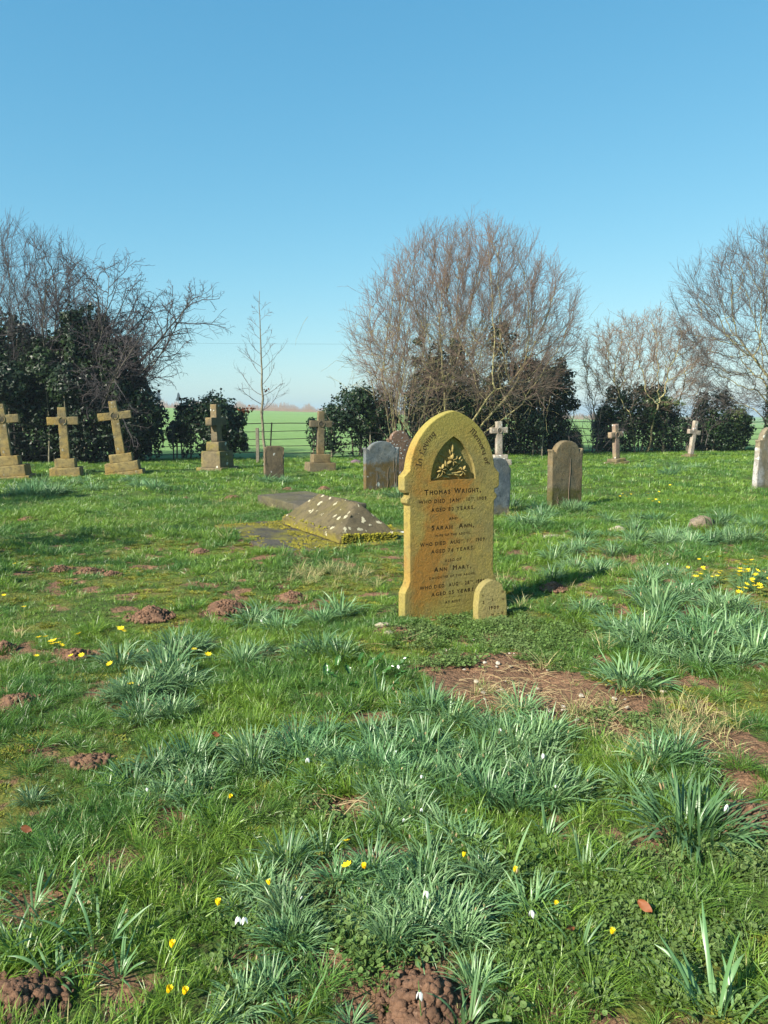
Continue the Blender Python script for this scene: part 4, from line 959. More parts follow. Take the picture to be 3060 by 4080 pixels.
c2 = at(560, 1002); pw = bm_obj('wooden_stake', blockb(.09, .09, 1.15, -.1, .008), M['wood'], None); pw.location = (c2.x-.02, c2.y-.1, 0); tag(pw, 'weathered wooden stake at the foot of the sapling', 'stake')

# --- iron railings
fr = empty('iron_fence', (0, 25.6, 0)); tag(fr, 'low rusty iron estate fence of horizontal bars along the field edge', 'fence')
def fp(x, z, off=0): y = float(fence_y(x)); return (x, y-25.6+off, gz(x, y)+z)
for zb in (.22, .44, .66, .90, 1.14):
    xx = np.arange(-18, 22.1, .6); P = [[fp(x, zb+.02*math.sin(x*1.3+zb*5)+(rng.normal(0, .006))) for x in xx]]
    V, q = tubes(P, [np.full(len(xx), .011 if zb < 1.1 else .014)], 5); b = MB(); b.add(V, q); b.build('rail', M['iron'], fr, True)
x = -17.8; 
while x < 22:
    ln = rng.normal(0, .025); bm = blockb(.042, .014, 1.28, -.1, .002); o = bm_obj('post', bm, M['iron'], fr); o.location = fp(x, 0, .02); o.rotation_euler = (0, ln, R(17)); x += 1.42+rng.normal(0, .05)
# --- far line: conifers, hedge and bare trees
def far_conifer(label, u, v0, v1, y, w_, name='conifer'):
    c = pt(u, v1, y); H = (v1-v0)*1.8445/F*y; root = empty(name, tuple(c)); tag(root, label, 'tree')
    b = MB(); n = 2600; t = rng.random(n)**.8; a = rng.random(n)*6.283; wd = w_*1.8445/F*y
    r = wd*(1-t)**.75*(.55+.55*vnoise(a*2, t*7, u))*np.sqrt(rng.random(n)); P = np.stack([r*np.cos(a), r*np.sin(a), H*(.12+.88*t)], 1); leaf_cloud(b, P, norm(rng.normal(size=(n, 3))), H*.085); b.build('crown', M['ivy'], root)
    b = MB(); V, q = tubes([[(0, 0, -3), (0, 0, H*.5), (0, 0, H*.9)]], [[H*.03, H*.025, H*.01]], 5); b.add(V, q); b.build('trunk', M['bark'], root, True)
far_conifer('distant dark conifer clump, left and broader of the pair on the horizon', 327, 843, 868, 420, 12)
far_conifer('distant dark conifer beside the broader clump on the horizon', 342, 846, 868, 425, 8)
far_conifer('lone small distant conifer on the horizon right of the clump', 386, 849, 868, 430, 7)
def far_wood(name, label, u0, u1, vbase, h, y, n, mat):
    b = MB(); P = []; 
    u = rng.uniform(u0, u1, n); hh = h*(.45+.9*vnoise(u*.06, u*0, 3))*rng.uniform(.5, 1.05, n)
    for uu, hk in zip(u, hh):
        vb = vbase(uu); c = pt(uu, vb, y+rng.normal(0, 8)); H = hk*1.8445/F*y
        P.append([c+np.array([0, 0, -4]), c+np.array([rng.normal(0, H*.05), 0, H*.5]), c+np.array([rng.normal(0, H*.14), 0, H])])
    V, q = tubes(P, np.tile([.22, .16, .05], (n, 1)), 3); b.add(V, q); tag(b.build(name, mat), label, kind='stuff')
hz = lambda u: 879+(u-340)*.0285
far_wood('distant_woodland', 'thin line of bare woodland along the horizon', -300, 2100, lambda u: hz(u)+3, 17, 470, 9500, M['twig_tan'])
far_wood('distant_hedge', 'low brown hedge at the far edge of the field', -300, 2100, lambda u: hz(u)+4, 8, 300, 14000, M['twig_tan'])
# --- telegraph wire
b = MB(); xx = np.linspace(-60, 60, 41); V, q = tubes([[(x, 82, 8.55+.9*(x/60)**2) for x in xx]], [np.full(41, .007)], 4); b.add(V, q); tag(b.build('overhead_wire', M['iron']), 'single thin overhead wire crossing the sky above the field', 'wire')
for x in (-60, 60):
    b = MB(); z0 = gz(x, 82); V, q = tubes([[(0, 0, -.5), (0, 0, 5), (0, 0, 9.9-z0)]], [[.14, .12, .10]], 8); b.add(V, q); b.add(*boxv(-.7, .7, -.05, .05, 9.3-z0, 9.42-z0)); o = b.build('telegraph_pole', M['wood']); o.location = (x, 82, z0); tag(o, 'wooden telegraph pole far out in the field, %s end of the wire' % ('left' if x < 0 else 'right'), 'pole')
# --- evergreen shrubs standing outside the left of the view, whose shade falls across the grass
for i, (x, y, s_) in enumerate(((-7.9, 5.1, 1.5), (-10.3, 9.9, 1.15))):
    ivy_bush('bushy evergreen to the %s left of the viewer, outside the photograph' % ('near', 'far')[i], [(x, y, 2.2*s_/1.5, s_*1.0, s_*1.0, 1.6*s_/1.5), (x+.6, y+.3, 3.2*s_/1.5, s_*.7, s_*.7, 1.3)], (1500, 3500)[i], .11, 'evergreen', 'ivy', .46, 50+i, 30, cat='tree', nst=6)

# ================================================================ MOLEHILLS
def molehill(label, u, v, wu, hk=.42, flat=False):
    p = at(u, v); r = wu/2*1.8445/F*math.hypot(p.y, 1.2)*1.08; h = r*hk*(1.0 if not flat else .35)
    root = empty('molehill', tuple(p)); tag(root, label, 'molehill', 'molehills in the churchyard grass'); s = int(u*7+v)
    n, m = (90, 44) if p.y < 3 else (44, 22); b = MB(); V = [(0, 0, h)]
    for i in range(1, m+1):
        for j in range(n):
            a = 2*math.pi*j/n; t = i/m; rr = r*(1+.35*(vnoise(np.array([math.cos(a)*1.6+s]), np.array([math.sin(a)*1.6+5]))[0]-.5))*t*1.05
            x, y = rr*math.cos(a), rr*math.sin(a); k = fbm(np.array([x*34+s]), np.array([y*34]), 3)[0]-.5; k2 = fbm(np.array([x*9+s]), np.array([y*9]), 8)[0]-.5
            k3 = fbm(np.array([x*90+s]), np.array([y*90]), 13, 2)[0]-.5; V.append((x, y, h*(1-t**1.7)+(k*.045+k2*(.03 if p.y < 3 else .06)+k3*.02)*(1-t*t*.6)-.02*(t > .97)+(-.03 if i == m else 0)))
    Fc = [(0, 1+j, 1+(j+1) % n) for j in range(n)]
    for i in range(m-1):
        for j in range(n): a0 = 1+i*n+j; a1 = 1+i*n+(j+1) % n; Fc.append((a0, a0+n, a1+n, a1))
    b.add(V, Fc); b.build('earth_mound', M['soil'], root, True)
    ico = bmesh.new(); bmesh.ops.create_icosphere(ico, subdivisions=2 if p.y < 3 else 1, radius=1); IV = np.array([q.co[:] for q in ico.verts]); IF = np.array([[q.index for q in f.verts] for f in ico.faces]); ico.free()
    b = MB(); nc = int(400+4200*r*r/.15)
    for k in range(nc):
        a = rng.random()*6.283; t = rng.random()**.6*1.3; sz = .0028+.013*rng.random()**3.6; x, y = r*t*math.cos(a), r*t*math.sin(a)
        b.add(IV*(1+rng.normal(0, .13, IV.shape))*rng.uniform(.6, 1.3, 3)*sz+np.array([x, y, max(h*(1-min(t, 1)**1.7), 0)+sz*.2+(fbm(np.array([x*9+s]), np.array([y*9]), 8)[0]-.5)*.04*(t < 1)]), IF)
    b.build('clods', M['soil'], root, True)
    MOLE.append((p.x, p.y, r))
for a in [('large crumbly molehill cut by the left edge, level with the bare soil patch', 34, 1523, 88), ('broad molehill left of the pale-leaved snowdrop clumps', 324, 1332, 78), ('pinkish molehill beside a snowdrop clump, below the mossy slab', 487, 1316, 76),
          ('molehill in the grass between the mossy slab and the ochre stone', 632, 1293, 58), ('middle one of three small molehills in the left shade', 192, 1236, 46), ('right one of three small molehills in the left shade', 240, 1243, 36), ('left one of three small molehills in the left shade', 128, 1230, 40),
          ('small molehill cut by the left edge above the celandines', 8, 1402, 40), ('dark molehill in the bottom left corner', 34, 2176, 150), ('fresh clumpy molehill at the bottom centre with a snowdrop before it', 925, 2172, 145, .42),
          ('broad reddish molehill near the right edge beside a large snowdrop clump', 1612, 1775, 120), ('far molehill in the sunlit grass left of the grey ledger', 503, 1078, 36), ('far flat molehill just above the hipped grave stone', 700, 1059, 30), ('far molehill just above the grey ledger', 624, 1057, 22),
          ('small far molehill between grass tufts left of the mossy slab', 432, 1192, 28), ('molehill in the shadow beside the ochre headstone', 1196, 1270, 44), ('tiny far molehill left of the grey ledger', 402, 1080, 22), ('tiny low molehill at the left in front of the ochre crosses', 60, 1122, 26), ('low molehill left of the snowdrops in the lower left grass', 196, 1646, 52, .3), ('low earthy scrape beside the celandines', 162, 1416, 52, .3)]:
    molehill(*a)

# ================================================================ GRASS
near_v = [tuft_mesh('t', [M['grass'], M['grass_dry']], s) for s in (
    [(0, (44, .035, .068, .0025, .55)), (1, (3, .03, .06, .0025, .8))], [(0, (40, .04, .055, .0027, .75)), (1, (3, .03, .05, .0025, 1.2))], [(0, (46, .03, .08, .0024, .45)), (1, (1, .03, .09, .0025, .5))],
    [(0, (30, .045, .05, .0036, .7))], [(0, (26, .02, .105, .0036, .5, dict(curl=.9)))], [(0, (14, .02, .09, .0055, .6, dict(curl=1.0))), (0, (18, .04, .05, .003, .5))])]
mid_v = [tuft_mesh('t', [M['grass'], M['grass_dry']], s) for s in (
    [(0, (30, .06, .075, .0052, .45)), (1, (2, .05, .07, .004, .8))], [(0, (28, .06, .06, .0058, .6)), (1, (3, .05, .06, .004, 1.))], [(0, (34, .05, .095, .0050, .4)), (1, (1, .05, .1, .004, .6))], [(0, (24, .03, .12, .0060, .5, dict(curl=.9)))])]
far_v = [tuft_mesh('t', [M['grass'], M['grass_dry']], s) for s in (
    [(0, (34, .13, .08, .010, .45, dict(segs=2))), (1, (2, .1, .08, .007, .8, dict(segs=2)))], [(0, (34, .12, .105, .010, .4, dict(segs=2))), (1, (1, .1, .12, .007, .5, dict(segs=2)))], [(0, (32, .13, .06, .011, .6, dict(segs=2)))])]
dry_v = [tuft_mesh('t', [M['grass_dry'], M['grass']], s) for s in ([(0, (22, .05, .16, .0035, .45, dict(curl=.7))), (1, (10, .04, .09, .004, .5))], [(0, (16, .07, .10, .003, 1.2, dict(curl=.8))), (1, (10, .04, .06, .004, .5))])]
def do_grass(name, n, y0, y1, var, smin, smax, label, p=1., q=(-.72, .74), probs=None, keepfn=None):
    x, y = field_pts(n, y0, y1, *q, p=p); s_ = soil(x, y)*(y < 10)
    keep = (rng.random(len(x)) > s_*1.02) & ~excluded(x, y) & ~in_mole(x, y)
    if keepfn is not None: keep &= keepfn(x, y)
    x, y = x[keep], y[keep]; m_ = mossy(x, y); hgt = fbm(x*1.1, y*1.1, 50)*.7+fbm(x*4, y*4, 55)*.6
    sc = (smin+(smax-smin)*sstep(.35, .95, hgt))*(1-.45*m_)*(.8+.4*rng.random(len(x)))
    idx = rng.choice(len(var), len(x), p=probs)
    o = scatter(name, np.stack([x, y, terrain(x, y)-.004], 1), rng.random(len(x))*6.283, sc, idx, var, tilt=rng.normal(0, .12, (len(x), 2))); tag(o, label, kind='stuff'); return o
do_grass('near_grass', 19500, 1.25, 5.4, near_v, .45, 1.2, 'short green grass covering the foreground', .62, probs=[.22, .2, .2, .15, .12, .11])
do_grass('middle_grass', 28000, 5.2, 13.5, mid_v, .5, 1.2, 'short green grass around the headstones', .7)
do_grass('far_grass', 28000, 13, 33, far_v, .55, 1.2, 'green grass towards the fence', .75, q=(-.8, .82), keepfn=lambda x, y: y < fence_y(x)+1)
do_grass('dry_grass', 900, 4, 14, dry_v, .5, 1.1, 'pale dry grass strands among the turf', .7, keepfn=lambda x, y: fbm(x*.8, y*.8, 90)+.25*np.exp(-((x+1.2)**2+(y-11)**2)/5) > .60)
x, y = [], []
for (u, v, su_, sv_, n) in ((700, 1245, 70, 12, 60), (540, 1085, 60, 14, 50), (820, 1080, 30, 12, 25), (1110, 1118, 35, 8, 30), (1390, 1230, 80, 30, 30), (1170, 1530, 90, 40, 26), (1480, 1560, 80, 40, 30), (1370, 1620, 80, 25, 20)):
    for k in range(n): p = at(u+rng.normal(0, su_), v+rng.normal(0, sv_)); x.append(p.x); y.append(p.y)
x, y = np.array(x), np.array(y); kp = ~excluded(x, y); x, y = x[kp], y[kp]
tag(scatter('bleached_grass', np.stack([x, y, terrain(x, y)], 1), rng.random(len(x))*6.28, rng.uniform(.4, .95, len(x)), rng.integers(0, 2, len(x)), dry_v), 'bleached tufts by the graves and bare soil', kind='stuff')
# moss
moss_v = [tuft_mesh('m', [M['moss_turf']], [(0, (90, .045, .016, .006, .7, dict(segs=2)))]) for _ in range(2)]
x, y = field_pts(16000, 1.3, 12, p=.65); k = (mossy(x, y)*rng.random(len(x)) > .25) & ~excluded(x, y); x, y = x[k], y[k]
tag(scatter('moss', np.stack([x, y, terrain(x, y)+.002], 1), rng.random(len(x))*6.28, rng.uniform(.6, 1.3, len(x)), rng.integers(0, 2, len(x)), moss_v), 'yellow-green moss showing between the grass', kind='stuff')
# small-leaved weeds
def weed_mesh(n, rad, h, size, mat):
    b = MB(); r = rad*np.sqrt(rng.random(n)); a = rng.random(n)*6.283; P = np.stack([r*np.cos(a), r*np.sin(a), h*(.25+.75*rng.random(n))*(1-.5*r/rad)], 1)
    N = norm(np.array([0, 0, 1.])+rng.normal(size=P.shape)*.45); A = rand_perp(N); C = np.cross(N, A); s_ = size*(.5+.8*rng.random(n)); V = []; Fc = []
    for i in range(n):       # scalloped leaf of nine points
        o = len(V); V.append(P[i]-N[i]*s_[i]*.12)
        for k_ in range(9):
            t = k_*2*math.pi/9; q = s_[i]*.5*(1+.16*math.cos(t*4.5*2)*(1))*(1.25 if k_ == 0 else 1); V.append(P[i]+A[i]*q*math.cos(t)+C[i]*q*math.sin(t))
        Fc += [(o, o+1+k_, o+1+(k_+1) % 9) for k_ in range(9)]
    b.add(np.array(V), Fc); st_ = np.stack([np.stack([P[:, 0]*.4, P[:, 1]*.4, P[:, 2]*0], 1), P], 1); V, q = tubes(st_, np.full((n, 2), .0012), 3); b.add(V, q); return b.mesh('w', [mat])
weed_v = [weed_mesh(22, .06, .05, .013, M['weed']), weed_mesh(28, .07, .045, .010, M['weed']), weed_mesh(14, .06, .05, .013, M['weed']), weed_mesh(44, .06, .055, .008, M['weed'])]
x, y, sc = [], [], []
for (u, v, su_, sv_, n) in ((930, 1375, 60, 16, 120), (1060, 1350, 50, 12, 110), (1180, 1380, 70, 28, 190), (1210, 1430, 40, 14, 90), (1120, 1390, 70, 10, 70), (960, 1430, 50, 22, 90), (1450, 1575, 60, 22, 90), (1260, 1610, 50, 20, 60), (1330, 1560, 60, 16, 50), (1010, 1330, 70, 8, 70),
                            (640, 1235, 70, 20, 110), (880, 1330, 30, 12, 40), (1120, 1840, 60, 50, 70), (1350, 1950, 110, 90, 190), (1400, 2080, 120, 70, 150), (1180, 2050, 80, 70, 90), (800, 2060, 70, 60, 80), (690, 1990, 60, 40, 50), (720, 1770, 60, 30, 50), (1560, 1980, 80, 100, 90), (1600, 1850, 50, 40, 40), (400, 1800, 200, 200, 40), (560, 2090, 70, 50, 40)):
    for k_ in range(int(n*(.9 if v < 1400 else .42))): p = at(u+rng.normal(0, su_*.8), v+rng.normal(0, sv_*.8)); x.append(p.x); y.append(p.y)
x, y = np.array(x), np.array(y); kp = ~excluded(x, y, .02) & ~in_mole(x, y, .9) & (y > 1.3); x, y = x[kp], y[kp]
tag(scatter('ground_cover', np.stack([x, y, terrain(x, y)], 1), rng.random(len(x))*6.28, rng.uniform(.6, 1.25, len(x)), rng.integers(0, 4, len(x)), weed_v), 'small round-leaved weeds creeping round the ochre stone and bare soil', kind='stuff')
# straw and pebbles on bare soil
b = MB(); PP = []
for (u, v, su_, sv_, n) in ((1100, 1490, 60, 25, 110), (1280, 1540, 90, 22, 120), (1480, 1590, 60, 20, 60), (1180, 1440, 60, 20, 60), (900, 1380, 40, 10, 24), (725, 1750, 35, 12, 26)):
    for k_ in range(n):
        p = np.array(at(u+rng.normal(0, su_), v+rng.normal(0, sv_))); a = rng.random()*6.28; L = rng.uniform(.03, .14); d = np.array([math.cos(a), math.sin(a), rng.normal(.05, .15)])
        PP.append([p+np.array([0, 0, .008]), p+d*L*.5+np.array([0, 0, .014]), p+d*L+np.array([rng.normal(0, .01), rng.normal(0, .01), .008])])
V, q = tubes(PP, np.tile([.0017, .0015, .001], (len(PP), 1)), 3); b.add(V, q); tag(b.build('straw', M['straw']), 'scattered dead stalks lying on the bare soil', kind='stuff')
pebs = []
for k_ in range(4):
    bm = bmesh.new(); bmesh.ops.create_icosphere(bm, subdivisions=2, radius=1); rough(bm, .35, 1.1, 0, k_)
    me = bpy.data.meshes.new('pebble'); bm.to_mesh(me); bm.free(); me.materials.append(M['pebble']); pebs.append(me)
for i in range(56):
    u, v, su_, sv_ = [(1060, 1460, 45, 30), (1150, 1500, 60, 25), (1290, 1530, 80, 22), (1010, 1390, 50, 16)][i % 4]; p = at(u+rng.normal(0, su_), v+rng.normal(0, sv_))
    o = link(bpy.data.objects.new('pebble', pebs[i % 4])); s_ = rng.uniform(.005, .013)*(1.6 if rng.random() < .12 else 1); o.location = (p.x, p.y, p.z+s_*.25); o.scale = (s_*1.2, s_, s_*.6); o.rotation_euler = (rng.normal(0, .2), rng.normal(0, .2), rng.random()*6.28)
    tag(o, 'small pale pebble lying on the bare brown soil before the ochre stone', 'pebble', 'pebbles strewn on the bare soil patch')

# ================================================================ SNOWDROP CLUMPS
def strap_mesh(n, L, W, spread, rad, seed=0, droop=1.):
    """channelled strap leaves, three points across"""
    segs = 7; r = rad*np.sqrt(rng.random(n)); a = rng.random(n)*6.283; base = np.stack([r*np.cos(a), r*np.sin(a), np.full(n, -.01)], 1)
    ad = a+rng.normal(0, .45, n); out_ = np.stack([np.cos(ad), np.sin(ad), np.zeros(n)], 1); ln = (spread*(.15+r/rad)*(1+rng.normal(0, .35, n))).clip(.02, 2.2)
    d = norm(out_*ln[:, None]+np.array([0, 0, 1.])); ll = L*(.6+.6*rng.random(n)); ww = W*(.75+.5*rng.random(n)); tw_ = rng.normal(0, .5, n); side0 = norm(np.cross(out_, np.array([0, 0, 1.])))
    V = []; p = base.copy(); cu = droop*(.15+.9*rng.random(n)**1.5+.45*(rng.random(n) < .22))
    for k_ in range(segs+1):
        t = k_/segs; wk = ww*(.7+.3*math.sin(math.pi*min(t*1.1, 1)))*(1 if t < .8 else max(1-(t-.8)*4.4, .12)); sd = norm(side0*np.cos(tw_*t)[:, None]+np.cross(d, side0)*np.sin(tw_*t)[:, None]); nn = np.cross(sd, d)
        V += [p-sd*wk[:, None]/2, p+nn*wk[:, None]*.16, p+sd*wk[:, None]/2]
        d = norm(d+out_*(cu/segs*1.1)[:, None]-np.array([0, 0, 1.])*(cu*.9*t/segs*3.2)[:, None]); p = p+d*(ll/segs)[:, None]
    V = np.stack(V, 1); m_ = V.shape[1]; o = np.arange(n)[:, None]*m_; q = []
    for k_ in range(segs): q += [o+np.array([3*k_, 3*k_+1, 3*k_+4, 3*k_+3]), o+np.array([3*k_+1, 3*k_+2, 3*k_+5, 3*k_+4])]
    b = MB(); b.add(V.reshape(-1, 3), np.concatenate(q)); return b.mesh('leaves', [M['strap']], True)
strap_v = [strap_mesh(110, .17, .0064, .65, .065), strap_mesh(150, .16, .0060, .8, .09), strap_mesh(95, .19, .0068, .55, .06, droop=.9), strap_mesh(130, .15, .0060, .95, .08, droop=1.4), strap_mesh(80, .18, .0068, .65, .06, droop=.7), strap_mesh(110, .14, .0058, .8, .09, droop=1.3), strap_mesh(70, .15, .0066, 1.1, .05, droop=1.8)]
sparse_v = [strap_mesh(13, .21, .0095, .75, .04, droop=1.1), strap_mesh(17, .19, .0095, .6, .05, droop=.8)]
grass_tuss = [tuft_mesh('blades', [M['grass']], [(0, (150, .06, .17, .0034, .75, dict(curl=.9, segs=4)))]), tuft_mesh('blades', [M['grass']], [(0, (170, .07, .14, .0034, .9, dict(curl=.8, segs=4)))])]
def flower_mesh(kind):
    b = MB(); H = .15 if kind < 2 else .13; lean = .02
    P = [[(0, 0, 0), (lean*.3, 0, H*.5), (lean*.8, 0, H*.9), (lean+.008, 0, H), (lean+.018, 0, H-.004), (lean+.022, 0, H-.014)]]; V, q = tubes(P, [[.0015, .0014, .0012, .001, .0009, .0008]], 4); b.add(V, q, 0)
    c = np.array([lean+.022, 0, H-.015]); V, q = tubes([[c+np.array([0, 0, .002]), c, c+np.array([0, 0, -.004])]], [[.001, .003, .0028]], 6); b.add(V, q, 0)
    for k_ in range(3):
        a = k_*2.094+.4; o = np.array([math.cos(a), math.sin(a), 0]); s_ = np.array([-math.sin(a), math.cos(a), 0]); L = .022; op = .45 if kind == 0 else .12; V = []
        for j in range(6):
            t = j/5; w_ = (.011 if kind == 0 else .0065)*math.sin(math.pi*(t*.85+.12)); cc = c+o*(.002+op*L*t*(1.1-.4*t))-np.array([0, 0, 1])*(.002+L*t*.95)
            V += [cc-s_*w_/2, cc+o*w_*.25, cc+s_*w_/2]
        Fc = [(3*j, 3*j+1, 3*j+4, 3*j+3) for j in range(5)]+[(3*j+1, 3*j+2, 3*j+5, 3*j+4) for j in range(5)]; b.add(V, Fc, 1)
    return b.mesh('flower', [M['stalk'], M['white'] if kind == 0 else M['withered']], True)
flo = [flower_mesh(0), flower_mesh(1), flower_mesh(2)]
CL = 0
def clump(u, v, wu, kind='snow', label=None, group=None, fl=None, xy=None, vi=None, white=.07):
    global CL
    if xy is None: p = at(u, v)
    else: p = Vector((xy[0], xy[1], gz(*xy)))
    w_ = wu*1.12*1.8445/F*math.hypot(p.y, 1.3); sc = w_/.30 if kind != 'tuss' else w_/.32
    sc = min(max(sc, .5), 1.6); CL += 1
    nm = {'snow': 'snowdrop_clump', 'sparse': 'snowdrop_clump', 'tuss': 'grass_tussock'}[kind]
    me = {'snow': strap_v, 'sparse': sparse_v, 'tuss': grass_tuss}[kind]; me = me[rng.integers(len(me)) if vi is None else vi]
    nf = (int(rng.integers(0, 4)*(rng.random() < .6)) if p.y < 7 else 0) if fl is None else fl
    rot = rng.random()*6.28
    if kind == 'tuss' or nf == 0: o = link(bpy.data.objects.new(nm, me)); o.rotation_euler = (rng.normal(0, .06), rng.normal(0, .06), rot)
    else:
        o = empty(nm, (0, 0, 0), (rng.normal(0, .06), rng.normal(0, .06), rot)); link(bpy.data.objects.new('leaves', me), o)
        for k_ in range(nf):
            f = link(bpy.data.objects.new('flower', flo[0 if rng.random() < white else rng.integers(1, 3)]), o); a = rng.random()*6.28; r = .03+.07*rng.random(); f.location = (r*math.cos(a), r*math.sin(a), 0); f.rotation_euler = (rng.normal(0, .15), .15+.2*rng.random(), a); f.scale = [rng.uniform(.8, 1.05)/max(sc, 1)]*2+[rng.uniform(.85, 1.05)]
    o.location = p; o.scale = (sc, sc, sc*rng.uniform(.85, 1.1))
    if label is None and kind == 'snow':
        for (test, lb) in ((v < 1100, 'far small tuft of strap leaves %s' % ('in the turf before the ochre crosses' if u < 400 else 'in the turf below the right-hand crosses' if u > 1200 else 'at the foot of the headstones and sapling')),
                           (v < 1215, 'strap-leaved clump in the sunlit drift right of the tall brown headstone' if u > 1080 else 'small strap-leaved clump near the mossy slab'), (u > 1300 and v < 1310, 'strap-leaved clump beside the yellow celandines in the right-hand drift'),
                           (u > 1300 and v < 1470, 'strap-leaved clump in the right-hand drift above the bare soil'), (u < 480 and v < 1590, 'pale strap-leaved clump in the left drift below the molehills'), (u < 480, 'strap-leaved clump in the lower left drift above the green tussocks'),
                           (v < 1450, 'strap-leaved clump left of the ochre headstone, above the glossy arum leaves'), (u > 1300, 'blue-green clump between the bare soil and the very large clump on the right'), (v < 1780 and u > 780, 'blue-green clump in the dense central mass below the bare soil'),
                           (v < 1780, 'blue-green clump left of the dense central mass'), (v < 2090, 'blue-green clump in the lower middle mass above the bottom molehill'), (True, 'strap-leaved clump along the bottom edge beside the clumpy molehill')):
            if test: label = lb; group = 'snowdrop clumps: '+lb.split(' ', 1)[1][:60]; break
    if label is None:
        label, group = {'snow': ('clump of blue-green strap leaves among many alike in the churchyard grass', 'strap-leaved snowdrop clumps in the grass'), 'sparse': ('loose tuft of few long strap leaves in the foreground grass', 'loose strap-leaf tufts'), 'tuss': ('dense tussock of fine green grass blades in the turf', 'fine-bladed grass tussocks')}[kind]
    return tag(o, label, 'plant', group)
clump(1357, 1478, 130, label='solitary star-shaped clump of strap leaves at the upper edge of the bare soil patch', fl=0, vi=1)
clump(1492, 1800, 215, label='very large domed snowdrop clump beside the reddish molehill on the right', fl=6, vi=1)
clump(1085, 1905, 150, 'sparse', 'tall loose tuft with long arching leaves in the lower middle, left of green weeds', fl=2, vi=0)
clump(1548, 2200, 230, 'sparse', 'loose tuft of broad blades near the bottom right corner', fl=0, vi=1)
for (u, v, w_) in ((375, 1412, 110), (330, 1420, 100), (420, 1400, 90), (575, 1330, 100), (545, 1342, 85), (610, 1350, 80), (532, 1420, 95), (560, 1410, 80), (300, 1500, 110), (345, 1480, 110), (390, 1470, 100), (255, 1500, 80), (310, 1545, 100), (365, 1540, 90),
                  (640, 1412, 100), (690, 1405, 110), (740, 1412, 100), (730, 1325, 90), (700, 1330, 70), (590, 1620, 110), (640, 1600, 120), (660, 1640, 130), (705, 1590, 100), (720, 1640, 110), (610, 1660, 100), (690, 1690, 110), (760, 1660, 110),
                  (840, 1560, 110), (880, 1530, 110), (930, 1540, 110), (980, 1560, 120), (1030, 1570, 110), (1080, 1590, 110), (1120, 1620, 110), (860, 1610, 130), (920, 1620, 130), (980, 1630, 130), (1050, 1640, 120), (1100, 1670, 120), (1150, 1690, 120), (820, 1670, 120), (880, 1680, 110), (950, 1690, 110), (1010, 1690, 120), (1180, 1640, 100),
                  (1180, 1730, 150), (1240, 1700, 120), (1120, 1740, 120), (1060, 1730, 110), (900, 1760, 110), (960, 1790, 120), (830, 1790, 110), (1010, 1820, 120), (930, 1850, 110), (1460, 1640, 130), (1410, 1650, 120), (1380, 1690, 120), (1500, 1660, 100), (1450, 1700, 110),
                  (1480, 1390, 130), (1530, 1400, 140), (1580, 1370, 120), (1630, 1400, 110), (1360, 1395, 100), (1400, 1380, 110), (1500, 1330, 110), (1560, 1320, 110), (1620, 1330, 100), (1430, 1330, 90), (1650, 1370, 90), (1590, 1420, 100),
                  (560, 1900, 120), (600, 1930, 120), (640, 1890, 90), (720, 1900, 110), (800, 1900, 130), (850, 1950, 150), (900, 1930, 140), (960, 1990, 170), (1010, 1960, 150), (890, 2010, 150), (1130, 1960, 130), (780, 1960, 120), (520, 1960, 90), (280, 1680, 120), (330, 1650, 110), (380, 1690, 110), (430, 1680, 100), (350, 1720, 110), (410, 1730, 100),
                  (540, 2160, 120), (590, 2140, 100), (500, 2200, 110), (760, 2210, 120), (1020, 2120, 100), (70, 1720, 80)):
    clump(u+rng.normal(0, 6), v+rng.normal(0, 4)+8, w_*rng.uniform(.85, 1.05), 'snow')
for (u, v, w_) in ((210, 2040, 170), (110, 2010, 150), (60, 1960, 120), (150, 1960, 110), (120, 2110, 150), (250, 2100, 110), (930, 1870, 140), (700, 1840, 110), (1260, 1880, 120), (1180, 1800, 100), (760, 1530, 60), (820, 1500, 80), (1000, 2210, 140), (640, 2200, 120), (1240, 2050, 110), (20, 2050, 110)): clump(u, v+8, w_, 'sparse')
for (u, v, w_) in ((1235, 1330, 120), (1250, 1425, 90), (1330, 1880, 150), (1300, 1900, 120), (1540, 1920, 150), (1490, 1960, 130), (200, 1360, 90), (560, 1190, 50), (1190, 2180, 150), (1290, 2150, 140), (480, 1790, 130), (440, 1820, 110), (700, 2120, 120), (600, 2030, 120), (250, 1780, 120), (120, 1840, 130), (60, 1880, 110), (330, 1900, 120), (420, 1950, 120), (320, 2010, 110), (1600, 1650, 110), (1630, 1560, 100), (1560, 1500, 90), (1100, 2140, 120), (620, 1700, 90), (560, 1760, 110), (1440, 2150, 140), (1620, 2080, 130), (90, 1600, 110), (180, 1560, 100), (60, 1660, 100), (1190, 1210, 50), (480, 1650, 70)): clump(u, v+8, w_, 'tuss')
for (u0, u1, v0, v1, n) in ((790, 1230, 1530, 1760, 34), (560, 1090, 1860, 2050, 20), (1340, 1650, 1310, 1440, 14), (250, 440, 1410, 1560, 9), (300, 440, 1620, 1740, 6), (520, 720, 1590, 1700, 6)):
    for k_ in range(n): clump(rng.uniform(u0, u1), rng.uniform(v0, v1), rng.uniform(60, 130))
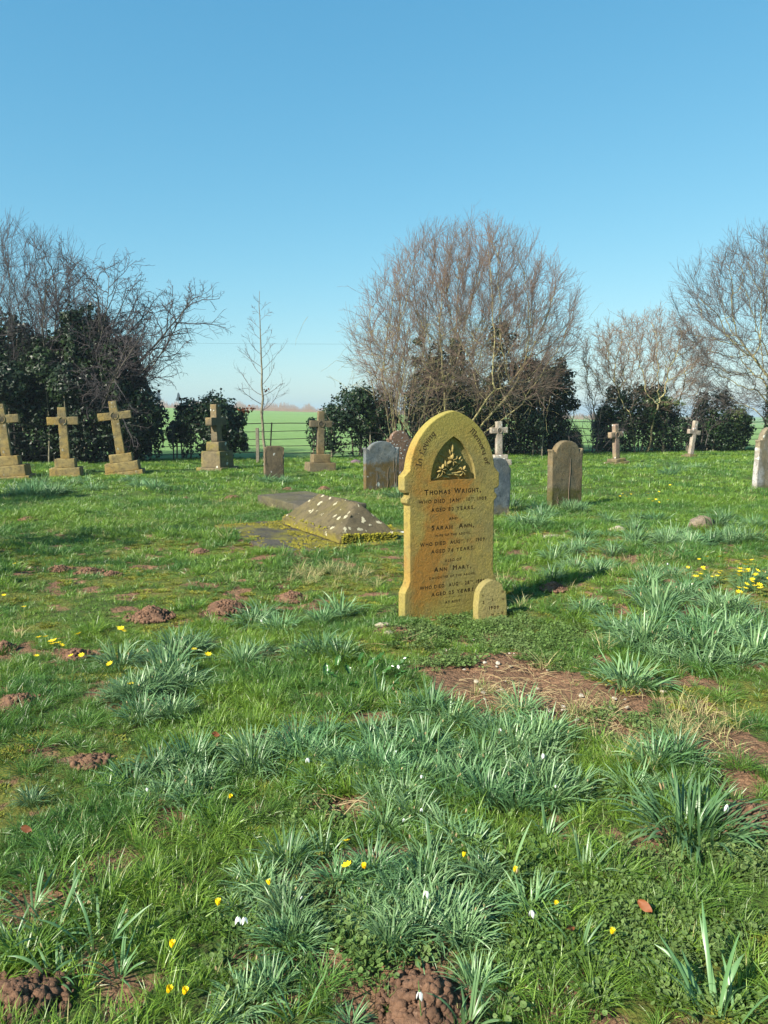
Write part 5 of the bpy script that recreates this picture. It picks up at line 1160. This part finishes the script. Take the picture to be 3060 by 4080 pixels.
# far patches of the same plants
for (u0, u1, v0, v1, n) in ((1100, 1450, 1100, 1130, 14), (1180, 1560, 1150, 1200, 26), (1440, 1650, 1120, 1180, 16), (1180, 1340, 1180, 1260, 14), (1350, 1650, 1210, 1300, 34), (20, 150, 1045, 1075, 22), (150, 340, 1040, 1062, 14), (1380, 1520, 1008, 1040, 12), (560, 620, 1038, 1046, 6), (1090, 1180, 1130, 1150, 5), (860, 880, 1068, 1078, 2), (1250, 1300, 1290, 1330, 4), (1230, 1300, 1096, 1108, 5)):
    for k_ in range(int(n*.62)): clump(rng.uniform(u0, u1), rng.uniform(v0, v1), 40+.03*(v0-1000)+rng.uniform(0, 25), 'snow', fl=0 if v0 < 1200 else 2)

# arum leaves
ar = empty('arum_plant', tuple(at(745, 1465))); tag(ar, 'glossy broad arrow-shaped leaves in front of the dark gap left of the bare soil', 'plant')
b = MB(); o0 = ar.location
for (u, v, L, rz, el) in ((705, 1470, .13, 1.7, 1.0), (730, 1450, .12, 1.2, .9), (752, 1470, .11, 2.2, .8), (800, 1455, .14, .5, .5), (835, 1470, .13, .2, .4), (860, 1480, .13, -.3, .5), (780, 1440, .10, .9, .7), (700, 1500, .13, -2.0, .2), (760, 1500, .12, -.8, .3), (820, 1440, .11, .7, .5), (870, 1450, .11, .3, .6), (720, 1480, .10, 2.9, .4), (850, 1500, .12, -1.0, .3)):
    L = L*.75; el = el*.7+.5; p = np.array(at(u, v))-np.array(o0); d = np.array([math.cos(rz)*math.cos(el), math.sin(rz)*math.cos(el), math.sin(el)]); s_ = norm(np.cross(d, [0, 0, 1.])); nn = np.cross(s_, d); V = []; c_ = p+np.array([0, 0, .05])
    V, q = tubes([[p, p*.5+c_*.5, c_]], [[.003, .003, .0025]], 4); b.add(V, q); V = []
    for j in range(9):
        t = j/8; w_ = L*.46*(math.sin(math.pi*(.12+.86*t))**1.0)*(1.05-.35*t); cc = c_+d*L*(t-.12)-np.array([0, 0, 1])*L*.35*t*t; wav = .006*math.sin(j*2.3+u)
        V += [cc-s_*w_/2-d*(L*.12*(t < .2))+nn*(.012+wav), cc-s_*w_*.25+nn*.004, cc, cc+s_*w_*.25+nn*.004, cc+s_*w_/2-d*(L*.12*(t < .2))+nn*(.012-wav)]
    b.add(V, [(5*j+i, 5*j+i+1, 5*j+i+6, 5*j+i+5) for j in range(8) for i in range(4)])
b.build('leaves', M['arum'], ar, True)

# yellow celandines
def cel(closed):
    b = MB(); V, q = tubes([[(0, 0, 0), (.004, 0, .04), (.0, 0, .075)]], [[.0014, .0013, .0012]], 4); b.add(V, q, 0); n = 8
    for k_ in range(n):
        a = k_*2*math.pi/n; o = np.array([math.cos(a), math.sin(a), 0]); s_ = np.array([-math.sin(a), math.cos(a), 0]); up = .35 if not closed else 2.6; d = norm(o+np.array([0, 0, up])); V = []; c = np.array([0, 0, .075])
        for j in range(5): t = j/4; w_ = .010*math.sin(math.pi*(.12+.8*t)); cc = c+d*.020*t+o*.002; V += [cc-s_*w_/2, cc+s_*w_/2]
        b.add(V, [(2*j, 2*j+1, 2*j+3, 2*j+2) for j in range(4)], 1)
    return b.mesh('celandine', [M['stalk'], M['yellow']])
cels = [cel(False), cel(True)]
def celandine(u, v, label, group, closed=0, s_=1.):
    p = at(u, v+6); o = link(bpy.data.objects.new('celandine', cels[closed])); o.location = p; o.rotation_euler = (rng.normal(.25, .15), rng.normal(0, .15), rng.random()*6.28); o.scale = [s_*rng.uniform(.9, 1.2)]*3; tag(o, label, 'flower', group)
for (u, v) in ((10, 1297), (88, 1397), (118, 1403), (124, 1410), (134, 1402), (119, 1414), (130, 1410), (162, 1432), (182, 1428), (78, 1433), (102, 1392), (178, 1390), (250, 1448), (448, 1432), (408, 1455), (245, 1372), (267, 1375), (255, 1378), (280, 1500), (33, 1231), (52, 1330), (420, 1420)):
    celandine(u, v, 'open yellow celandine by the low molehills on the left', 'celandines on the left', 0, .95)
for k_ in range(26): celandine(1590+abs(rng.normal(0, 34)), 1250+rng.normal(12, 18), 'open yellow celandine in the bright group at the right edge', 'celandines at the right edge', 0, 1.2)
for k_ in range(16): celandine(rng.uniform(1480, 1560), rng.uniform(1205, 1260), 'small yellow celandine scattered left of the bright right-hand group', 'scattered far celandines', 0, 1.)
for k_ in range(14): celandine(rng.uniform(1330, 1450), 1072+rng.normal(4, 7), 'tiny far yellow celandine below the pinkish cross', 'far celandines', 0, 1.1)
for i, (u, v) in enumerate(((750, 1852), (765, 1903), (797, 1908), (992, 1884), (1100, 1918), (595, 1950), (472, 2003), (364, 2098), (382, 2195), (341, 2190), (485, 1745), (1196, 1980), (1310, 2055))):
    celandine(u, v, 'half-closed yellow celandine among the foreground snowdrop leaves', 'celandines in the foreground', int(i > 1), .8)
# lone white snowdrops
for (u, v, lb) in ((912, 2190, 'white snowdrop hanging in front of the bottom centre molehill'), (490, 2035, 'left of two white snowdrop blooms in the lower left grass'), (514, 2028, 'right of two white snowdrop blooms in the lower left grass'), (918, 1965, 'white snowdrop bloom between lower middle leaf clumps'), (1160, 2010, 'white snowdrop bloom right of the lower middle clumps'), (868, 1452, 'white snowdrop bloom over the glossy arum leaves'), (670, 1662, 'white snowdrop bloom in the clump below the arum leaves'), (1180, 1655, 'white snowdrop bloom at the right end of the dense clump')):
    p = at(u, v+30); o = link(bpy.data.objects.new('snowdrop', flo[0])); o.location = p; o.rotation_euler = (rng.normal(0, .1), 0, -1.6+rng.normal(0, .5)); o.scale = (.95, .95, 1.0); tag(o, lb, 'flower')
# brown fallen leaves
for (u, v, lb, s_) in ((467, 1613, 'dark red-brown dead leaf on the moss left of the clumps', .04), (60, 1824, 'orange-brown dead leaf near the left edge', .042), (1392, 1996, 'reddish curled dead leaf in the lower right weeds', .05), (1228, 2045, 'small grey-brown dead leaf under the lower weeds', .03)):
    p = at(u, v); b = MB(); V = []
    for j in range(7):
        t = j/6; w_ = s_*.55*math.sin(math.pi*(.06+.88*t)); V += [(s_*(t-.5), -w_/2, .006*math.sin(t*7)+.010), (s_*(t-.5), .004*math.sin(t*5), .008*math.sin(t*3)), (s_*(t-.5), w_/2, .006*math.sin(t*6)+.012)]
    b.add(V, [(3*j+i, 3*j+i+1, 3*j+i+4, 3*j+i+3) for j in range(6) for i in range(2)]); o = b.build('dead_leaf', M['brown_leaf'], None, True); o.location = (p.x, p.y, p.z+.055); o.rotation_euler = (.7, .2, rng.normal(0, .5)); tag(o, lb, 'leaf')
print('clumps', CL)

# ================================================================ HAZE
zmin = float(Z.min())-1; hb = MB(); hb.add(*boxv(-1700, 1700, -300, 1700, zmin, 12.6))
t = bpy.data.materials.new('haze'); t.use_nodes = True; n_ = t.node_tree; n_.nodes.clear(); o_ = n_.nodes.new('ShaderNodeOutputMaterial'); v_ = n_.nodes.new('ShaderNodeVolumePrincipled')
v_.inputs['Color'].default_value = (.68, .84, 1, 1); v_.inputs['Density'].default_value = .0006; v_.inputs['Anisotropy'].default_value = .2; n_.links.new(v_.outputs[0], o_.inputs['Volume'])
hz_ = hb.build('haze', t); fixn(hz_.data); tag(hz_, kind='stuff')
